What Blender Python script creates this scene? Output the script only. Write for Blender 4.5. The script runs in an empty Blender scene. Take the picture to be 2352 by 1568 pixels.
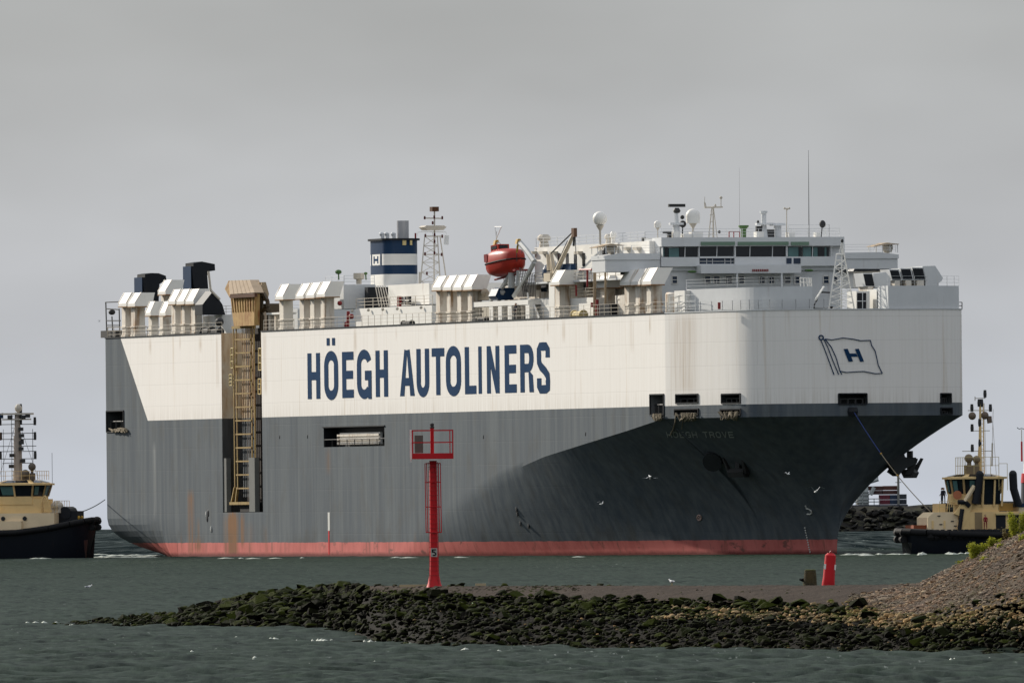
import bpy, bmesh, math, random
import numpy as np
from mathutils import Vector, Matrix
random.seed(7); RN = np.random.RandomState(11)
SC = bpy.context.scene
COL = SC.collection
# ------------------------------------------------------------------ camera, world, sun
F, E0, ROLL, HC, RE = 34461., 1162., .010411, 5.65, 7.4e6     # focal (2352 px wide picture), eye line, roll, eye height, earth radius
cam = bpy.data.cameras.new('camera'); camo = bpy.data.objects.new('camera', cam); COL.objects.link(camo)
cam.sensor_width = 36; cam.lens = F/2352*36; cam.shift_y = (E0-784)/2352
cam.clip_start = 5; cam.clip_end = 30000
camo.location = (0, 0, HC); camo.rotation_euler = (math.pi/2, ROLL, 0)
SC.camera = camo
SUN_EL, SUN_A = math.radians(25), math.radians(45)   # sun to the left, a little behind the ship
S_DIR = Vector((-math.cos(SUN_A)*math.cos(SUN_EL), math.sin(SUN_A)*math.cos(SUN_EL), math.sin(SUN_EL)))
sun = bpy.data.lights.new('sun', 'SUN'); sun.energy = 5.0; sun.angle = math.radians(.6); sun.color = (1, .93, .82)
suno = bpy.data.objects.new('sun', sun); COL.objects.link(suno)
suno.rotation_euler = S_DIR.to_track_quat('Z', 'Y').to_euler()
W_ = bpy.data.worlds.new('World'); SC.world = W_; W_.use_nodes = True
nt = W_.node_tree; nt.nodes.clear(); N = nt.nodes.new; LK = nt.links.new
out = N('ShaderNodeOutputWorld'); bg = N('ShaderNodeBackground'); LK(bg.outputs[0], out.inputs[0])
sky = N('ShaderNodeTexSky'); sky.sky_type = 'NISHITA'; sky.sun_disc = False
sky.sun_elevation = SUN_EL; sky.sun_rotation = math.atan2(S_DIR.x, S_DIR.y)
tc = N('ShaderNodeTexCoord'); sep = N('ShaderNodeSeparateXYZ'); LK(tc.outputs['Generated'], sep.inputs[0])
# overcast cloud deck: brighter towards the zenith (CIE overcast), bluish-grey near the horizon, soft cloud mottling
ramp = N('ShaderNodeValToRGB'); LK(sep.outputs[2], ramp.inputs[0]); cr = ramp.color_ramp
cr.elements[0].position = 0.0; cr.elements[0].color = (.56, .61, .70, 1)
cr.elements[1].position = 1.0; cr.elements[1].color = (.86, .89, .96, 1)
for p, c in ((.006, (.525, .565, .63)), (.013, (.50, .525, .57)), (.022, (.48, .50, .53)), (.032, (.42, .435, .45)), (.12, (.38, .41, .45)), (.45, (.68, .72, .79))):
    e = cr.elements.new(p); e.color = (*c, 1)
mp = N('ShaderNodeMapping'); mp.inputs['Scale'].default_value = (34, 34, 80); LK(tc.outputs['Generated'], mp.inputs[0])
nz = N('ShaderNodeTexNoise'); nz.inputs['Scale'].default_value = 1.; nz.inputs['Detail'].default_value = 3; LK(mp.outputs[0], nz.inputs[0])
mr = N('ShaderNodeMapRange'); mr.inputs[1].default_value = .3; mr.inputs[2].default_value = .7; mr.inputs[3].default_value = .90; mr.inputs[4].default_value = 1.09; LK(nz.outputs[0], mr.inputs[0])
mul = N('ShaderNodeMix'); mul.data_type = 'RGBA'; mul.blend_type = 'MULTIPLY'; mul.inputs[0].default_value = 1
LK(ramp.outputs[0], mul.inputs[6]); LK(mr.outputs[0], mul.inputs[7])
sc_ = N('ShaderNodeMix'); sc_.data_type = 'RGBA'; sc_.blend_type = 'MULTIPLY'; sc_.inputs[0].default_value = 1; sc_.inputs[7].default_value = (.07, .07, .07, 1)
LK(sky.outputs[0], sc_.inputs[6])
mx = N('ShaderNodeMix'); mx.data_type = 'RGBA'; mx.inputs[0].default_value = .1
LK(mul.outputs[2], mx.inputs[6]); LK(sc_.outputs[2], mx.inputs[7]); LK(mx.outputs[2], bg.inputs[0]); bg.inputs[1].default_value = 1.0
SC.view_settings.view_transform = 'Standard'; SC.view_settings.look = 'None'
SC.view_settings.exposure = 0; SC.view_settings.gamma = 1; SC.view_settings.use_curve_mapping = False
SC.cycles.max_bounces = 4; SC.cycles.diffuse_bounces = 2; SC.cycles.glossy_bounces = 2
SC.render.film_transparent = False

# ------------------------------------------------------------------ picture px (2352 wide) <-> place
def ray(x, y):
    X = x-1176; Y = y-E0; c, s = math.cos(ROLL), math.sin(ROLL)
    return (X*c-Y*s)/F, -(X*s+Y*c)/F
def Wp(x, y, d):
    rx, rz = ray(x, y); return Vector((rx*d, d, rz*d+HC))
def sea(d): return -d*d/2/RE
def dist(x, y, z=0.):
    d = 600.; rz = ray(x, y)[1]
    for _ in range(40): d = (z+sea(d)-HC)/rz
    return d
TH = .3457; h2 = np.array([math.sin(TH), -math.cos(TH)]); l2 = np.array([math.cos(TH), math.sin(TH)])
O2 = np.array([17.776, 1722.6])-h2*205+l2*16.13
ZS = -.2
def S(x, y, t):
    rx, rz = ray(x, y); d = (t+O2@l2)/(rx*l2[0]+l2[1]); p = np.array([rx*d, d])-O2
    return float(p@h2), t, rz*d+HC-ZS
def SA(x, y, a):
    rx, rz = ray(x, y); d = (a+O2@h2)/(rx*h2[0]+h2[1]); p = np.array([rx*d, d])-O2
    return a, float(p@l2), rz*d+HC-ZS
def img(a, t, z):
    p = O2+h2*a+l2*t; x = F*p[0]/p[1]; y = -F*(z+ZS-HC)/p[1]; c, s = math.cos(ROLL), math.sin(ROLL)
    return 1176+x*c+y*s, E0-x*s+y*c
def C(ox, oy, k): return lambda u, v: ((ox+u/k)/1.7415, (oy+v/k)/1.7415)
c1 = C(400, 1000, 2.94); c2 = C(1000, 1000, 2.94); c3 = C(1600, 780, 2.751); c4 = C(2100, 800, 2.94)
c5 = C(2600, 750, 2.94); c6 = C(3200, 850, 2.94); cf = C(1450, 820, 3.92); cl = C(0, 1580, 2.24); cr_ = C(3400, 1540, 2.063); ch = C(880, 1100, 6.27)

# ------------------------------------------------------------------ mesh builder
class MB:
    def __init__(s): s.v = []; s.f = []
    def add(s, v, f):
        o = len(s.v); s.v += [tuple(p) for p in v]; s.f += [tuple(i+o for i in q) for q in f]; return s
    def mark(s): s.mk = getattr(s, 'mk', [])+[(len(s.v), len(s.f))]
    def each(s, name, mat, parent=None, smooth=None):   # every marked run of geometry becomes an object of its own
        out = []; mk = s.mk+[(len(s.v), len(s.f))]
        for (v0, f0), (v1, f1) in zip(mk[:-1], mk[1:]):
            if f1 == f0: continue
            m = MB(); m.v = s.v[v0:v1]; m.f = [tuple(i-v0 for i in q) for q in s.f[f0:f1]]; out.append(m.build(name, mat, parent, smooth))
        return out
    def box(s, x0, x1, y0, y1, z0, z1):
        if x0 > x1: x0, x1 = x1, x0
        if y0 > y1: y0, y1 = y1, y0
        if z0 > z1: z0, z1 = z1, z0
        return s.add([(x0,y0,z0),(x1,y0,z0),(x1,y1,z0),(x0,y1,z0),(x0,y0,z1),(x1,y0,z1),(x1,y1,z1),(x0,y1,z1)],
              [(0,3,2,1),(4,5,6,7),(0,1,5,4),(1,2,6,5),(2,3,7,6),(3,0,4,7)])
    def prism(s, A, B):   # two matching rings
        n = len(A)
        return s.add(list(A)+list(B), [tuple(range(n))[::-1], tuple(range(n, 2*n))]+[(i, (i+1) % n, n+(i+1) % n, n+i) for i in range(n)])
    def ex_a(s, poly, a0, a1):   # polygon in (t, z) extruded along the first axis
        return s.prism([(a0, t, z) for t, z in poly], [(a1, t, z) for t, z in poly])
    def ex_t(s, poly, t0, t1):   # polygon in (a, z) extruded along the second axis
        return s.prism([(a, t0, z) for a, z in poly], [(a, t1, z) for a, z in poly])
    def ex_z(s, poly, z0, z1): return s.prism([(x, y, z0) for x, y in poly], [(x, y, z1) for x, y in poly])
    def tube(s, p, q, r, r2=None, n=6):
        p = Vector(p); q = Vector(q); r2 = r if r2 is None else r2; d = q-p
        if d.length < 1e-6: return s
        u = d.orthogonal().normalized(); w = d.normalized().cross(u)
        A = [p+(u*math.cos(2*math.pi*i/n)+w*math.sin(2*math.pi*i/n))*r for i in range(n)]
        B = [q+(u*math.cos(2*math.pi*i/n)+w*math.sin(2*math.pi*i/n))*r2 for i in range(n)]
        return s.prism(A, B)
    def line(s, pts, r, n=5):
        for p, q in zip(pts[:-1], pts[1:]): s.tube(p, q, r, n=n)
        return s
    def lathe(s, c, prof, n=16, sx=1, sy=1):   # prof: list (r, z)
        c = Vector(c); o = len(s.v)
        for r, z in prof:
            for i in range(n): s.v.append((c.x+sx*r*math.cos(2*math.pi*i/n), c.y+sy*r*math.sin(2*math.pi*i/n), c.z+z))
        for j in range(len(prof)-1):
            for i in range(n): s.f.append((o+j*n+i, o+j*n+(i+1) % n, o+(j+1)*n+(i+1) % n, o+(j+1)*n+i))
        s.f.append(tuple(o+i for i in range(n))[::-1]); s.f.append(tuple(o+(len(prof)-1)*n+i for i in range(n))); return s
    def ball(s, c, r, n=14, m=8, sz=1, sx=1, sy=1):
        return s.lathe(c, [(max(1e-3, r*math.sin(math.pi*j/m)), -r*sz*math.cos(math.pi*j/m)) for j in range(m+1)], n, sx, sy)
    def build(s, name, mat, parent=None, smooth=None, **kw):
        me = bpy.data.meshes.new(name); me.from_pydata(s.v, [], s.f); me.validate()
        bm = bmesh.new(); bm.from_mesh(me); bmesh.ops.recalc_face_normals(bm, faces=bm.faces); bm.to_mesh(me); bm.free()
        me.materials.append(mat)
        if smooth:
            me.shade_smooth(); me.set_sharp_from_angle(angle=math.radians(smooth))
        o = bpy.data.objects.new(name, me); COL.objects.link(o)
        if parent: o.parent = parent
        for k, v in kw.items(): o[k] = v
        return o
def thing(name, label, cat, loc=(0, 0, 0), rz=0, group=None):
    o = bpy.data.objects.new(name, None); COL.objects.link(o); o.location = loc; o.rotation_euler = (0, 0, rz); o.empty_display_size = .5
    o['label'] = label; o['category'] = cat
    if group: o['group'] = group
    return o
def tag(o, label, cat, group=None):
    o['label'] = label; o['category'] = cat
    if group: o['group'] = group
    return o

# ------------------------------------------------------------------ materials
def nodes(name):
    m = bpy.data.materials.new(name); m.use_nodes = True; t = m.node_tree; b = t.nodes['Principled BSDF']; return m, t, b
def mth(t, op, a, b=None, clamp=False):
    n = t.nodes.new('ShaderNodeMath'); n.operation = op; n.use_clamp = clamp
    for i, v in enumerate((a, b)):
        if v is None: continue
        if isinstance(v, (int, float)): n.inputs[i].default_value = v
        else: t.links.new(v, n.inputs[i])
    return n.outputs[0]
def mixc(t, fac, a, b, mode='MIX'):
    n = t.nodes.new('ShaderNodeMix'); n.data_type = 'RGBA'; n.blend_type = mode
    for i, v in ((0, fac), (6, a), (7, b)):
        if isinstance(v, (int, float)): n.inputs[i].default_value = v
        elif isinstance(v, tuple): n.inputs[i].default_value = (*v[:3], 1)
        else: t.links.new(v, n.inputs[i])
    return n.outputs[2]
def noise(t, scale, detail=4, sc=(1, 1, 1), loc=(0, 0, 0), rough=.6):
    c = t.nodes.new('ShaderNodeTexCoord'); m = t.nodes.new('ShaderNodeMapping'); m.inputs['Scale'].default_value = sc; m.inputs['Location'].default_value = loc
    n = t.nodes.new('ShaderNodeTexNoise'); n.inputs['Scale'].default_value = scale; n.inputs['Detail'].default_value = detail; n.inputs['Roughness'].default_value = rough
    t.links.new(c.outputs['Object'], m.inputs[0]); t.links.new(m.outputs[0], n.inputs[0]); return n.outputs[0]
def rng(t, v, a, b, c=0., d=1.):
    n = t.nodes.new('ShaderNodeMapRange'); t.links.new(v, n.inputs[0])
    for i, x in zip((1, 2, 3, 4), (a, b, c, d)): n.inputs[i].default_value = x
    return n.outputs[0]
def bump(t, b, h, st, dist_=.05):
    n = t.nodes.new('ShaderNodeBump'); n.inputs['Strength'].default_value = st; n.inputs['Distance'].default_value = dist_
    t.links.new(h, n.inputs['Height']); t.links.new(n.outputs[0], b.inputs['Normal'])
RUST = (.22, .085, .025)
def paint(name, col, rough=.55, rust=.25, dirt=.25, rcol=RUST, metal=0., thr=.62, ss=1.):
    m, t, b = nodes(name)
    st = noise(t, 1.6*ss, 5, (1, 1, .09)); pt_ = noise(t, .5*ss, 5)
    c = mixc(t, mth(t, 'MULTIPLY', rng(t, pt_, .35, .7), dirt), col, tuple(v*.55 for v in col))
    if rust > 0:
        f = mth(t, 'MULTIPLY', rng(t, st, thr, thr+.14), rng(t, pt_, .38, .62), True)
        c = mixc(t, mth(t, 'MULTIPLY', f, rust, True), c, rcol)
    t.links.new(c, b.inputs['Base Color']); b.inputs['Roughness'].default_value = rough; b.inputs['Metallic'].default_value = metal; b.inputs['Specular IOR Level'].default_value = .2
    bump(t, b, pt_, .15, .03); return m
WHITE = paint('white_paint', (.80, .78, .73), .5, .55, .16)
WHITE2 = paint('vent_white_paint', (.76, .70, .61), .5, .85, .3, (.33, .18, .07), thr=.5)
GREYW = paint('pale_grey_paint', (.66, .67, .67), .5, .25, .15)
NAVY = paint('navy_paint', (.010, .035, .085), .4, .0, .3)
INK = paint('letter_blue_paint', (.012, .044, .108), .8, .0, .35); INK.node_tree.nodes['Principled BSDF'].inputs['Specular IOR Level'].default_value = .04
BLACK = paint('black_paint', (.012, .014, .018), .5, .15, .2)
DARK = paint('dark_steel', (.045, .045, .045), .6, .5, .3)
RUSTY = paint('rusty_ramp_paint', (.46, .30, .12), .7, .95, .3, (.25, .10, .035), thr=.45, ss=1.6)
YELW = paint('aged_yellow_paint', (.62, .50, .24), .6, .5, .3)
BEIGE = paint('stained_beige_paint', (.42, .32, .21), .7, .7, .5, (.20, .10, .04))
REDP = paint('signal_red_paint', (.56, .014, .020), .5, .6, .55, (.20, .05, .03))
DKRED = paint('dark_red_paint', (.25, .03, .03), .5, .2, .3)
ORANGE = paint('lifeboat_red', (.36, .03, .018), .4, .0, .25)
YEL = paint('yellow_paint', (.45, .27, .04), .5, .3, .3)
TAN = paint('tug_cream_paint', (.80, .57, .27), .45, .3, .25, (.3, .15, .05))
TANL = paint('tug_light_cream_paint', (.80, .64, .42), .45, .3, .2)
GREENL = paint('green_lamp_paint', (.08, .16, .05), .5, .0, .3)
PLANT_GREEN = None
ROPE = paint('rope_fibre', (.25, .21, .15), .9, 0, .3); BROPE = paint('blue_rope_fibre', (.03, .05, .16), .8, 0, .3)
RUBBER = paint('black_rubber', (.012, .012, .013), .75, 0, .4)
TUGBLUE = paint('tug_hull_dark_blue', (.005, .007, .012), .4, .1, .3)
def glass(name, col, rough=.08):
    m, t, b = nodes(name); n = noise(t, .7, 3)
    t.links.new(mixc(t, n, tuple(v*.5 for v in col), col), b.inputs['Base Color']); b.inputs['Roughness'].default_value = rough
    b.inputs['Specular IOR Level'].default_value = .35; return m
GLASS = glass('dark_window_glass', (.012, .016, .022)); TEAL = glass('teal_window_glass', (.10, .21, .21)); GLASSB = glass('blue_window_glass', (.02, .04, .08))
def hullmat():
    m, t, b = nodes('hull_paint')
    tcn = t.nodes.new('ShaderNodeTexCoord'); sp = t.nodes.new('ShaderNodeSeparateXYZ'); t.links.new(tcn.outputs['Object'], sp.inputs[0])
    X, Z = sp.outputs[0], sp.outputs[2]
    st = noise(t, .9, 6, (1, 1, .05)); st2 = noise(t, 3.2, 4, (1, 1, .03), (9, 2, 1)); big = noise(t, .07, 4); mid = noise(t, .45, 5, (1, 1, .5))
    white = mixc(t, mth(t, 'MULTIPLY', rng(t, st2, .45, .75), .28), (.84, .81, .765), (.66, .61, .54))
    white = mixc(t, mth(t, 'MULTIPLY', rng(t, st, .60, .74), .45), white, (.48, .36, .22))
    grey = mixc(t, rng(t, st, .35, .68), (.072, .088, .104), (.118, .135, .144))
    grey = mixc(t, mth(t, 'MULTIPLY', rng(t, mid, .52, .72), .45), grey, (.075, .075, .068))
    # rust runs: fixed places along the side
    def run(a, w, z0, z1, k):
        f = mth(t, 'SUBTRACT', 1.0, mth(t, 'DIVIDE', mth(t, 'ABSOLUTE', mth(t, 'SUBTRACT', X, a)), w), True)
        g = mth(t, 'MULTIPLY', rng(t, Z, z0-.3, z0+.8), rng(t, Z, z1+.1, z1-1.2)); return mth(t, 'MULTIPLY', mth(t, 'MULTIPLY', f, g), mth(t, 'MULTIPLY', rng(t, st2, .3, .62), k), True)
    runs = None
    for r in ((50.0, 2.6, -.5, 5.7, 3.2), (53.5, 1.2, 1, 5.6, 1.2), (47.0, 1.2, 0, 5.4, .8), (33.5, 1.7, 0, 8.5, 1.3), (36, 2.6, .3, 2.6, 1.6), (36.5, .7, .4, 5, .6), (86.5, 1.5, 10, 13.5, .5), (62.5, 1.2, 0, 4, .35), (56, 2.6, 0, 4.5, .4), (29.5, .5, .5, 3, .5), (118, .7, 1, 3, .5)):
        v = run(*r); runs = v if runs is None else mth(t, 'MAXIMUM', runs, v)
    grey = mixc(t, runs, grey, (.19, .095, .04))
    # pale scrape
    sc = mth(t, 'MULTIPLY', run(19.2, .9, 4.5, 14.5, 1.0), .55); grey = mixc(t, sc, grey, (.33, .34, .33))
    red = mixc(t, rng(t, mid, .42, .62), (.52, .15, .13), (.44, .115, .10))
    red = mixc(t, mth(t, 'MULTIPLY', rng(t, st, .55, .7), .7), red, (.13, .07, .05))
    red = mixc(t, mth(t, 'MULTIPLY', rng(t, noise(t, .28, 5, (1, 1, 2.2), (4, 0, 3)), .60, .66), mth(t, 'MULTIPLY', rng(t, X, 60, 110), .75)), red, (.10, .06, .05))
    wet = mth(t, 'ADD', Z, mth(t, 'MULTIPLY', mth(t, 'SUBTRACT', st, .5), .5))
    red = mixc(t, runs, red, (.20, .085, .04))
    red = mixc(t, rng(t, wet, .55, .15), red, (.15, .035, .03))
    wr = None
    for r in ((209.5, 4.0, 18.5, 27.9, .55), (171, .8, 25.0, 27.9, .8), (165.5, .5, 26, 27.9, .9), (180, 1.2, 24.5, 27.9, .55), (126, .7, 25.5, 27.9, .7), (97, .9, 24.6, 27.9, .6), (63, .9, 20, 27.9, .6), (44.5, .8, 21, 27.9, .5), (38, .8, 25.6, 27.9, .8), (30, .5, 26, 27.9, .7), (18, .7, 25.6, 27.9, .6), (194, .9, 23.5, 27.9, .5), (200, .5, 25.5, 27.9, .7), (148, .6, 25.8, 27.9, .6), (112, .4, 26, 27.9, .7)):
        v = run(*r); wr = v if wr is None else mth(t, 'MAXIMUM', wr, v)
    white = mixc(t, wr, white, (.40, .29, .18))
    white = mixc(t, mth(t, 'MULTIPLY', rng(t, Z, 19.2, 17.2), mth(t, 'MULTIPLY', rng(t, st2, .4, .7), .35)), white, (.42, .38, .31))
    w = mth(t, 'MULTIPLY', mth(t, 'GREATER_THAN', Z, 17.15), mth(t, 'GREATER_THAN', X, mth(t, 'ADD', 6.1, mth(t, 'MULTIPLY', mth(t, 'SUBTRACT', 27.8, Z), 1.005))))
    top = mixc(t, w, grey, white)
    # scuffed dark zone just above the boot top
    top = mixc(t, mth(t, 'MULTIPLY', rng(t, Z, 3.6, 1.6), mth(t, 'MULTIPLY', rng(t, mid, .4, .65), .5)), top, (.05, .05, .048))
    ed = mth(t, 'ADD', Z, mth(t, 'MULTIPLY', mth(t, 'SUBTRACT', mid, .5), .25))
    c = mixc(t, mth(t, 'LESS_THAN', ed, 1.68), top, red)
    bz = t.nodes.new('ShaderNodeTexBrick'); mpp = t.nodes.new('ShaderNodeMapping'); cc = t.nodes.new('ShaderNodeCombineXYZ')
    t.links.new(X, cc.inputs[0]); t.links.new(Z, cc.inputs[1]); t.links.new(cc.outputs[0], bz.inputs[0])
    bz.inputs['Scale'].default_value = 1; bz.inputs['Brick Width'].default_value = 10; bz.inputs['Row Height'].default_value = 2.7; bz.inputs['Mortar Size'].default_value = .05; bz.inputs['Mortar Smooth'].default_value = .6
    c = mixc(t, mth(t, 'MULTIPLY', bz.outputs['Fac'], .10), c, (.06, .055, .05))
    t.links.new(c, b.inputs['Base Color']); b.inputs['Roughness'].default_value = .6; b.inputs['Specular IOR Level'].default_value = .12
    fr_ = t.nodes.new('ShaderNodeTexWave'); fr_.inputs['Scale'].default_value = .21; fr_.inputs['Distortion'].default_value = 1.2; fr_.inputs['Detail'].default_value = 3; t.links.new(cc.outputs[0], fr_.inputs[0])
    hgt = mth(t, 'ADD', mth(t, 'ADD', mth(t, 'MULTIPLY', fr_.outputs[1], .25), mth(t, 'MULTIPLY', bz.outputs['Fac'], -.35)), mth(t, 'ADD', mth(t, 'MULTIPLY', big, .6), mth(t, 'MULTIPLY', mid, .5)))
    bump(t, b, hgt, .2, .08); return m
HULL = hullmat()
DECKM = paint('deck_green_grey', (.10, .12, .11), .8, .4, .4)
# water
def watermat():
    m, t, b = nodes('sea_water')
    ge = t.nodes.new('ShaderNodeNewGeometry'); sp = t.nodes.new('ShaderNodeSeparateXYZ'); t.links.new(ge.outputs['Position'], sp.inputs[0])
    n1 = noise(t, 1, 5, (.16, .022, .1)); n2 = noise(t, 1, 4, (1.6, .32, 1), (3, 1, 0)); n3 = noise(t, 1, 3, (.03, .006, .1), (7, 1, 0)); n4 = noise(t, 1, 4, (2.8, .8, 1), (31, 5, 0), .7)
    near = mixc(t, rng(t, n2, .3, .72), (.004, .008, .005), (.044, .062, .046))
    near = mixc(t, mth(t, 'MULTIPLY', rng(t, n1, .4, .65), .5), near, (.036, .050, .037))
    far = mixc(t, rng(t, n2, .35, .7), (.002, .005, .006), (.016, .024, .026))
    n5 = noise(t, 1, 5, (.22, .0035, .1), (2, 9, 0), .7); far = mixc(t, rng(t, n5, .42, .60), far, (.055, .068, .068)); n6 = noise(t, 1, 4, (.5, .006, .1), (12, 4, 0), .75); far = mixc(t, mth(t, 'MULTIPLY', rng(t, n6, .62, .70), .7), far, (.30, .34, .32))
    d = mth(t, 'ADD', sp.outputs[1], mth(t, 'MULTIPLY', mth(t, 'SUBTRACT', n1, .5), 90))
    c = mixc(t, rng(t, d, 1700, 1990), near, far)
    # whitecap flecks
    wc = mth(t, 'MULTIPLY', rng(t, n4, .64, .72), rng(t, n3, .46, .62)); wc = mth(t, 'MULTIPLY', wc, .75)
    c = mixc(t, wc, c, (.42, .45, .42))
    t.links.new(rng(t, sp.outputs[1], 700, 1900, .032, .0), b.inputs['Specular IOR Level']); t.links.new(c, b.inputs['Base Color']); b.inputs['Roughness'].default_value = .5; b.inputs['IOR'].default_value = 1.33  # sky reflection faded out by hand with distance, not by wave slope
    bump(t, b, n2, .35, .25); return m
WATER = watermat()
def rockmat(name, base, base2, moss, mossamt, rough=.85, sc=1.):
    m, t, b = nodes(name)
    oi = t.nodes.new('ShaderNodeObjectInfo'); ge = t.nodes.new('ShaderNodeNewGeometry'); sp = t.nodes.new('ShaderNodeSeparateXYZ'); t.links.new(ge.outputs['Normal'], sp.inputs[0])
    def wn(scale, det=4, off=0.):
        n = t.nodes.new('ShaderNodeTexNoise'); n.inputs['Scale'].default_value = scale; n.inputs['Detail'].default_value = det
        mm = t.nodes.new('ShaderNodeMapping'); mm.inputs['Location'].default_value = (off, off, off); t.links.new(ge.outputs['Position'], mm.inputs[0]); t.links.new(mm.outputs[0], n.inputs[0]); return n.outputs[0]
    n1 = wn(2.2*sc, 5); n2 = wn(9*sc, 5); n3 = wn(.35, 4, 5.)
    c = mixc(t, rng(t, n1, .3, .7), base, base2); c = mixc(t, rng(t, n2, .3, .75), c, tuple(v*.45 for v in base2))
    c = mixc(t, mth(t, 'MULTIPLY', rng(t, wn(.9, 3, 11.), .45, .6), .6), c, (base[0]*1.25, base[1]*1.0, base[2]*.75))
    if mossamt > 0:
        f = mth(t, 'MULTIPLY', rng(t, sp.outputs[2], .1, .75), rng(t, mth(t, 'ADD', n3, mth(t, 'MULTIPLY', n1, .5)), .72-.25*mossamt, .95-.25*mossamt)); c = mixc(t, f, c, moss)
    t.links.new(c, b.inputs['Base Color']); b.inputs['Roughness'].default_value = rough; b.inputs['Specular IOR Level'].default_value = .05; bump(t, b, n2, .6, .06); return m
ROCKD = rockmat('weedy_dark_rock', (.005, .0045, .0038), (.011, .010, .007), (.012, .016, .002), .7)
ROCKM = rockmat('mossy_rock', (.005, .0055, .003), (.011, .011, .006), (.024, .031, .002), 1.5)
ROCKC = rockmat('core_rock', (.008, .0075, .006), (.016, .015, .011), (.02, .02, .01), 0)
ROCKB = rockmat('beige_rock', (.36, .28, .165), (.20, .15, .085), (.07, .08, .01), .1)
ROCKG = rockmat('grey_stone', (.235, .175, .135), (.32, .25, .195), (.08, .08, .03), .1, sc=2.)
ROCKG2 = rockmat('pale_stone', (.40, .34, .25), (.26, .22, .17), (.08, .08, .03), .0, sc=2.)
FARROCK = rockmat('far_block_stone', (.018, .019, .020), (.036, .035, .034), (.05, .05, .03), .1, sc=.3)
def groundmat(name, a, b_, sc):
    m, t, b = nodes(name); n = noise(t, sc, 6); n2 = noise(t, sc*.12, 4)
    c = mixc(t, rng(t, n, .3, .7), a, b_); c = mixc(t, mth(t, 'MULTIPLY', rng(t, n2, .4, .65), .5), c, tuple(v*.5 for v in a))
    t.links.new(c, b.inputs['Base Color']); b.inputs['Roughness'].default_value = .95; b.inputs['Specular IOR Level'].default_value = .08; bump(t, b, n, .8, .08); return m
CREST = groundmat('jetty_crest_asphalt', (.030, .022, .017), (.066, .050, .038), 7.)
MOUND = groundmat('bank_earth', (.05, .038, .028), (.09, .07, .05), 4.)
def foammat():
    m, t, b = nodes('foam'); n = noise(t, 2.5, 4); t.links.new(mixc(t, n, (.22, .25, .21), (.62, .64, .56)), b.inputs['Base Color']); b.inputs['Roughness'].default_value = .8; return m
FOAM = foammat()
def leafmat(name, a, b_):
    m, t, b = nodes(name); n = noise(t, 5, 3); t.links.new(mixc(t, n, a, b_), b.inputs['Base Color']); b.inputs['Roughness'].default_value = .7
    b.inputs['Specular IOR Level'].default_value = .15
    if 'leaf' in name:
        tr = t.nodes.new('ShaderNodeBsdfTranslucent'); tr.inputs[0].default_value = (*b_, 1); ms = t.nodes.new('ShaderNodeMixShader'); ms.inputs[0].default_value = .45; o_ = t.nodes['Material Output']; t.links.new(b.outputs[0], ms.inputs[1]); t.links.new(tr.outputs[0], ms.inputs[2]); t.links.new(ms.outputs[0], o_.inputs[0])
    return m
LEAF = leafmat('yellow_green_leaf', (.13, .16, .012), (.30, .31, .03)); LEAF2 = leafmat('dry_stem', (.20, .13, .05), (.12, .12, .03)); STEM = leafmat('stem', (.07, .06, .02), (.12, .1, .03))
FEATHER = leafmat('white_feather', (.75, .75, .73), (.85, .84, .82)); FEATHG = leafmat('grey_feather', (.32, .33, .35), (.42, .43, .45)); FEATHB = leafmat('black_feather', (.012, .012, .014), (.02, .02, .02)); BEAK = leafmat('yellow_beak', (.6, .35, .03), (.5, .3, .03))
SKIN = leafmat('skin', (.5, .3, .2), (.45, .27, .18)); CLOTHD = leafmat('dark_cloth', (.02, .02, .03), (.03, .03, .05)); CLOTHR = leafmat('red_cloth', (.25, .02, .03), (.2, .02, .03))
POSTM = rockmat('weathered_wood', (.10, .085, .05), (.05, .045, .03), (.08, .09, .02), .5, sc=3.)

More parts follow.
